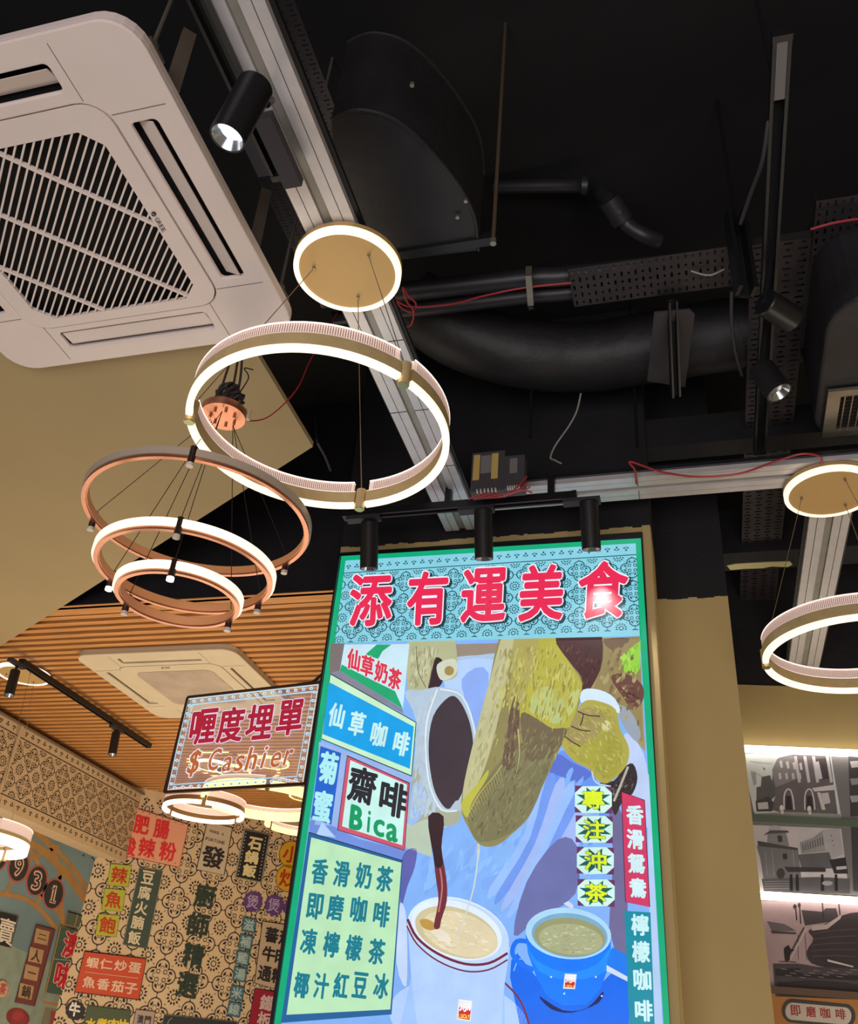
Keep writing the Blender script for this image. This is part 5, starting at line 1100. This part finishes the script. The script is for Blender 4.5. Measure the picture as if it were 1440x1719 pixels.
# ================================================================ PHOTO MURALS
def psheet(): s = Sheet(pn, pc, 1); s.lift0 = .0115; return s
def pframe(z0_, z1_, s0, s1, name, label):
    t = thing(name, tuple(p0+pd*s0+np.array([0, 0, z0_])), label, 'photo mural')
    MB().hexa(wallbox(s0, s1, z0_, z1_, 0, .011)).build('panel', mat('photo_base', (120, 118, 122), .5), t); return t
zP = lambda z: q2(z, 1200, 1220, .2902)
t = pframe(2.795, 3.085, -.2, .62, 'street_photo_mural', 'top black and white mural of an old arcaded street'); s = psheet()
s.poly(zP([(150, 155), (670, 165), (730, 520), (230, 510)]), (206, 214, 216), 0)
s.poly(zP([(370, 180), (450, 160), (665, 170), (710, 510), (420, 505), (320, 480), (350, 400), (330, 320), (335, 240)]), (104, 98, 104), 1)
s.poly(zP([(330, 250), (360, 185), (450, 165), (480, 300), (350, 350)]), (134, 130, 136), 1.5)
for k in range(4):
    x = 372+k*38; s.poly(zP([(x, 200+k*4), (x+14, 195+k*4), (x+22, 235+k*4), (x+8, 240+k*4)]), (206, 204, 208), 2); s.poly(zP([(x-6, 270), (x+8, 266), (x+14, 300), (x, 305)]), (198, 196, 200), 2)
for x in (455, 510, 560, 640): s.poly(zP([(x, 170), (x+18, 170), (x+42, 320), (x+26, 325)]), (196, 190, 198), 2.2)
s.poly(zP([(560, 190), (640, 180), (665, 300), (590, 310)]), (72, 62, 70), 2.1); s.poly(zP([(575, 205), (600, 200), (622, 300), (600, 305)]), (200, 196, 204), 2.4)
s.poly(zP([(560, 355), (690, 335), (705, 365), (575, 375)]), (206, 200, 206), 2.3)
for x in (520, 400):
    s.line(zP([(x, 480), (x, 400), (x+15, 365), (x+35, 365), (x+50, 410), (x+58, 480)]), 2.2, (214, 208, 212), 2.5, 3); s.poly(zP([(x+8, 480), (x+12, 400), (x+38, 400), (x+48, 480)]), (52, 48, 54), 2.4)
s.poly(zP([(590, 380), (610, 380), (640, 480), (618, 480)]), (206, 202, 206), 2.6); s.poly(zP([(615, 385), (655, 380), (668, 440), (630, 450)]), (196, 192, 196), 2.7)
s.poly(zP([(205, 260), (235, 265), (240, 330), (225, 340)]), (160, 160, 164), 1.5); s.poly(zP([(240, 350), (265, 345), (270, 290), (320, 280), (325, 300), (345, 345), (350, 400), (320, 430), (240, 440)]), (92, 92, 96), 2)
s.poly(zP([(235, 430), (310, 400), (340, 440), (330, 490), (240, 490)]), (70, 68, 72), 2.2); s.poly(zP([(245, 440), (305, 435), (310, 475), (250, 478)]), (190, 190, 192), 2.4)
for x, y in ((385, 470), (545, 475)): s.ell(*zP([(x, y)])[0], 3.4, 5, (226, 224, 226), 3); s.ell(*zP([(x+4, y+22)])[0], 2.6, 4, (216, 214, 216), 3)
s.line(zP([(200, 200), (330, 215)]), .6, (90, 96, 100), 3); s.line(zP([(205, 250), (290, 300)]), .6, (90, 96, 100), 3); s.poly(zP([(275, 230), (290, 245), (285, 252)]), (30, 30, 34), 3)
s.poly(zP([(230, 505), (420, 492), (725, 505), (728, 530), (236, 520)]), (150, 152, 150), 2.8); s.build('photo_print', P_flat, t)
t = pframe(2.475, 2.765, -.2, .60, 'church_photo_mural', 'middle black and white mural of an old church and blocks'); s = psheet()
s.poly(zP([(150, 565), (730, 590), (775, 960), (260, 960)]), (200, 196, 202), 0)
s.poly(zP([(240, 690), (300, 690), (480, 705), (490, 800), (500, 880), (280, 880), (262, 760)]), (116, 116, 122), 1)
s.poly(zP([(305, 610), (410, 610), (430, 690), (300, 680)]), (134, 134, 140), 1.5); s.poly(zP([(280, 628), (320, 598), (420, 600), (430, 612), (310, 620)]), (84, 84, 90), 2); s.ell(*zP([(345, 590)])[0], 11, 6, (176, 176, 182), 1.8)
s.poly(zP([(360, 630), (385, 628), (392, 665), (366, 668)]), (64, 64, 70), 2); s.poly(zP([(245, 660), (480, 702), (478, 714), (250, 690)]), (74, 74, 80), 2)
for x in (290, 330, 450): s.line(zP([(x, 715), (x+12, 860)]), 1.0, (150, 150, 154), 2)
s.poly(zP([(390, 735), (415, 733), (420, 765), (395, 768)]), (56, 56, 62), 2.2)
s.poly(zP([(490, 670), (570, 640), (620, 600), (655, 720), (500, 735)]), (150, 150, 156), 1.4); s.poly(zP([(620, 595), (720, 590), (745, 740), (650, 770), (635, 700)]), (176, 174, 180), 1.6)
for k in range(9): s.poly(zP([(505+k*14, 680-k*5), (510+k*14, 678-k*5), (516+k*14, 716-k*4), (510+k*14, 718-k*4)]), (92, 92, 98), 1.9)
for k in range(3): s.ell(*zP([(672+k*8, 630+k*28)])[0], 1.1, 1.1, (90, 90, 96), 2)
s.poly(zP([(480, 740), (660, 725), (690, 820), (500, 820)]), (98, 96, 102), 1.8); s.poly(zP([(400, 810), (640, 815), (640, 840), (420, 840)]), (58, 56, 60), 2.3); s.poly(zP([(660, 770), (755, 755), (770, 850), (690, 850)]), (50, 48, 54), 2)
s.poly(zP([(700, 810), (760, 805), (762, 822), (704, 828)]), (190, 190, 192), 2.4); s.poly(zP([(270, 880), (600, 870), (780, 880), (780, 965), (285, 960)]), (86, 84, 88), 2.1)
for x in (440, 475, 620, 700): s.poly(zP([(x-8, 870), (x+8, 870), (x+12, 950), (x-8, 950)]), (30, 30, 34), 2.6); s.ell(*zP([(x, 862)])[0], 2.4, 2.4, (34, 32, 36), 2.6)
s.ell(*zP([(380, 850)])[0], 7, 9, (60, 60, 66), 2.4); s.ell(*zP([(650, 905)])[0], 9, 4, (150, 150, 154), 2.8)
for k in range(4): s.line(zP([(285, 895+k*14), (430, 893+k*14)]), .8, (140, 138, 142), 2.4)
s.build('photo_print', P_flat, t)
t = pframe(2.10, 2.435, -.2, .62, 'boat_photo_mural', 'bottom black and white mural of beached wooden boats'); s = psheet()
s.poly(zP([(150, 1010), (760, 1010), (860, 1030), (860, 1540), (330, 1530)]), (164, 142, 148), 0)
s.poly(zP([(300, 1125), (400, 1140), (470, 1180), (330, 1185)]), (96, 88, 96), 1); s.poly(zP([(320, 1180), (470, 1190), (470, 1200), (330, 1195)]), (60, 52, 60), 1.2)
s.poly(zP([(540, 1180), (620, 1150), (740, 1090), (860, 1100), (860, 1400), (700, 1400), (560, 1370), (530, 1300), (570, 1230)]), (54, 46, 52), 1.5, 3)
s.poly(zP([(500, 1060), (620, 1070), (640, 1050), (700, 1050), (720, 1120), (520, 1150)]), (62, 54, 60), 1.4); s.poly(zP([(560, 1150), (640, 1145), (735, 1085), (725, 1110), (650, 1170), (560, 1180)]), (176, 162, 164), 2)
for k in range(5): s.line(zP([(560, 1200+k*32), (680, 1180+k*36), (820, 1170+k*40)]), .9, (96, 84, 88), 2.2, 3)
for x, y0_, y1_ in ((465, 1030, 1120), (488, 1022, 1140), (620, 1010, 1110), (715, 1010, 1090)): s.line(zP([(x, y0_), (x+8, y1_)]), 2, (34, 28, 34), 2.3)
s.ell(*zP([(462, 1040)])[0], 3, 4, (34, 28, 34), 2.4); s.ell(*zP([(487, 1032)])[0], 2.6, 4, (34, 28, 34), 2.4)
s.line(zP([(530, 1165), (425, 1365)]), 2.2, (190, 172, 172), 2.6); s.line(zP([(515, 1160), (410, 1360)]), 2.2, (48, 40, 46), 2.5); s.line(zP([(480, 1200), (482, 1350)]), .8, (60, 50, 56), 2.5); s.line(zP([(520, 1190), (530, 1350)]), .8, (60, 50, 56), 2.5)
s.poly(zP([(400, 1280), (425, 1262), (438, 1285), (460, 1290), (435, 1310), (432, 1355), (405, 1355), (398, 1300)]), (30, 26, 30), 3); s.line(zP([(370, 1358), (470, 1362)]), 1.4, (40, 34, 38), 3)
s.poly(zP([(335, 1370), (480, 1370), (600, 1390), (860, 1400), (860, 1560), (350, 1560)]), (70, 62, 68), 2.8); s.poly(zP([(345, 1400), (490, 1395), (500, 1430), (860, 1440), (860, 1470), (350, 1440)]), (36, 30, 36), 3)
s.poly(zP([(650, 1345), (800, 1385), (800, 1392), (652, 1358)]), (206, 200, 200), 3.2); s.poly(zP([(360, 1478), (560, 1465), (760, 1480), (860, 1500), (860, 1580), (365, 1560)]), (44, 38, 42), 3.3)
for k in range(16): x = 380+k*27; s.line(zP([(x, 1400+(k*37) % 50), (x+36, 1404+(k*37) % 50)]), 1, (140, 132, 136), 3.6)
s.build('photo_print', P_flat, t)
# green frame, LED strips, orange panel
gp = thing('green_mullion_frame', tuple(p0+pd*.45+np.array([0, 0, 2.4])), 'grey green frame bars between the photo murals', 'frame'); mgn = mat('grey_green_frame', (88, 104, 90), .55)
MB().hexa(wallbox(-.2, .50, 2.765, 2.797, 0, .02)).build('crossbar', mgn, gp)
MB().hexa(wallbox(.505, .62, 2.06, 3.09, .011, .045)).build('upright', mgn, gp)
t = pframe(2.45, 3.085, .62, 1.4, 'side_photo_mural', 'narrow black and white mural strip cut by the right edge'); s = psheet()
s.poly(zP([(770, 165), (860, 170), (860, 960), (800, 950)]), (70, 66, 72), 0)
for y, c in ((200, (190, 186, 190)), (300, (150, 146, 150)), (400, (170, 166, 170)), (520, (120, 116, 120))): s.poly(zP([(780, y), (860, y-5), (860, y+30), (790, y+38)]), c, 1)
s.build('photo_print', P_flat, t)
for i, (z0_, z1_) in enumerate(((3.088, 3.108), (2.437, 2.462))):
    l = thing('led_strip_light', tuple(p0+np.array([0, 0, z0_])), ('lit white strip along the top of the photo murals', 'lit white strip between the church and boat murals')[i], 'strip light')
    MB().hexa(wallbox(-.25, 1.5, z0_, z1_, .0, .05)).build('diffuser', mat('cool_strip', (255, 245, 235), emit=(255, 244, 226), es=4.5), l)
    MB().hexa(wallbox(-.25, 1.5, z1_, z1_+.008, .0, .012)).build('profile', mat('strip_profile', (104, 104, 86), .5), l)
bl = thing('orange_wall_panel', tuple(p0+np.array([0, 0, 1.9])), 'orange painted panel below the boat mural', 'panel')
MB().hexa(wallbox(-.25, 1.5, 1.2, 2.095, 0, .012)).build('panel', mat('orange_panel', (176, 118, 60), .6, noise=.1, nscale=4), bl)
MB().hexa(wallbox(-.25, 1.5, 2.072, 2.098, 0, .03)).build('ledge', mat('brown_ledge', (96, 76, 60), .5), bl)
ps = thing('pill_sign', tuple(at(1374, 1698, pl=(pn, pc))), 'rounded white coffee sign with a dark border and red characters, bottom right', 'sign'); s = psheet(); s.lift0 = .016
def pill(x0, y0_, x1, y1_, r, rs): return [(x1-r*.8+r*.8*math.sin(a), y1_-r*math.cos(a)) for a in np.linspace(0, math.pi, 12)]+[(x0+r*.8-r*.8*math.sin(a), y0_+r*math.cos(a)) for a in np.linspace(0, math.pi, 12)]
s.poly(pill(1313, 1697, 1434, 1706, 19.5, 0), (62, 62, 58), 0); s.poly(pill(1318, 1697.5, 1429, 1705.5, 14.5, 0), (196, 184, 172), 1)
s.text('即磨咖啡', [(1335, 1696.5), (1361, 1698.5), (1385, 1700.5), (1411, 1702.5)], 16, 17.5, (150, 44, 44), 3, sx=.05, sy=.12, bold=.02)
qq = [at(*p, pl=(pn, pc)) for p in pill(1313, 1697, 1434, 1706, 19.5, 0)]; MB().prism([tuple(v+pn*.012) for v in qq], tuple(pn*.003)).build('board', mat('dark_border', (62, 62, 58)), ps); s.build('lettering', P_flat, ps)
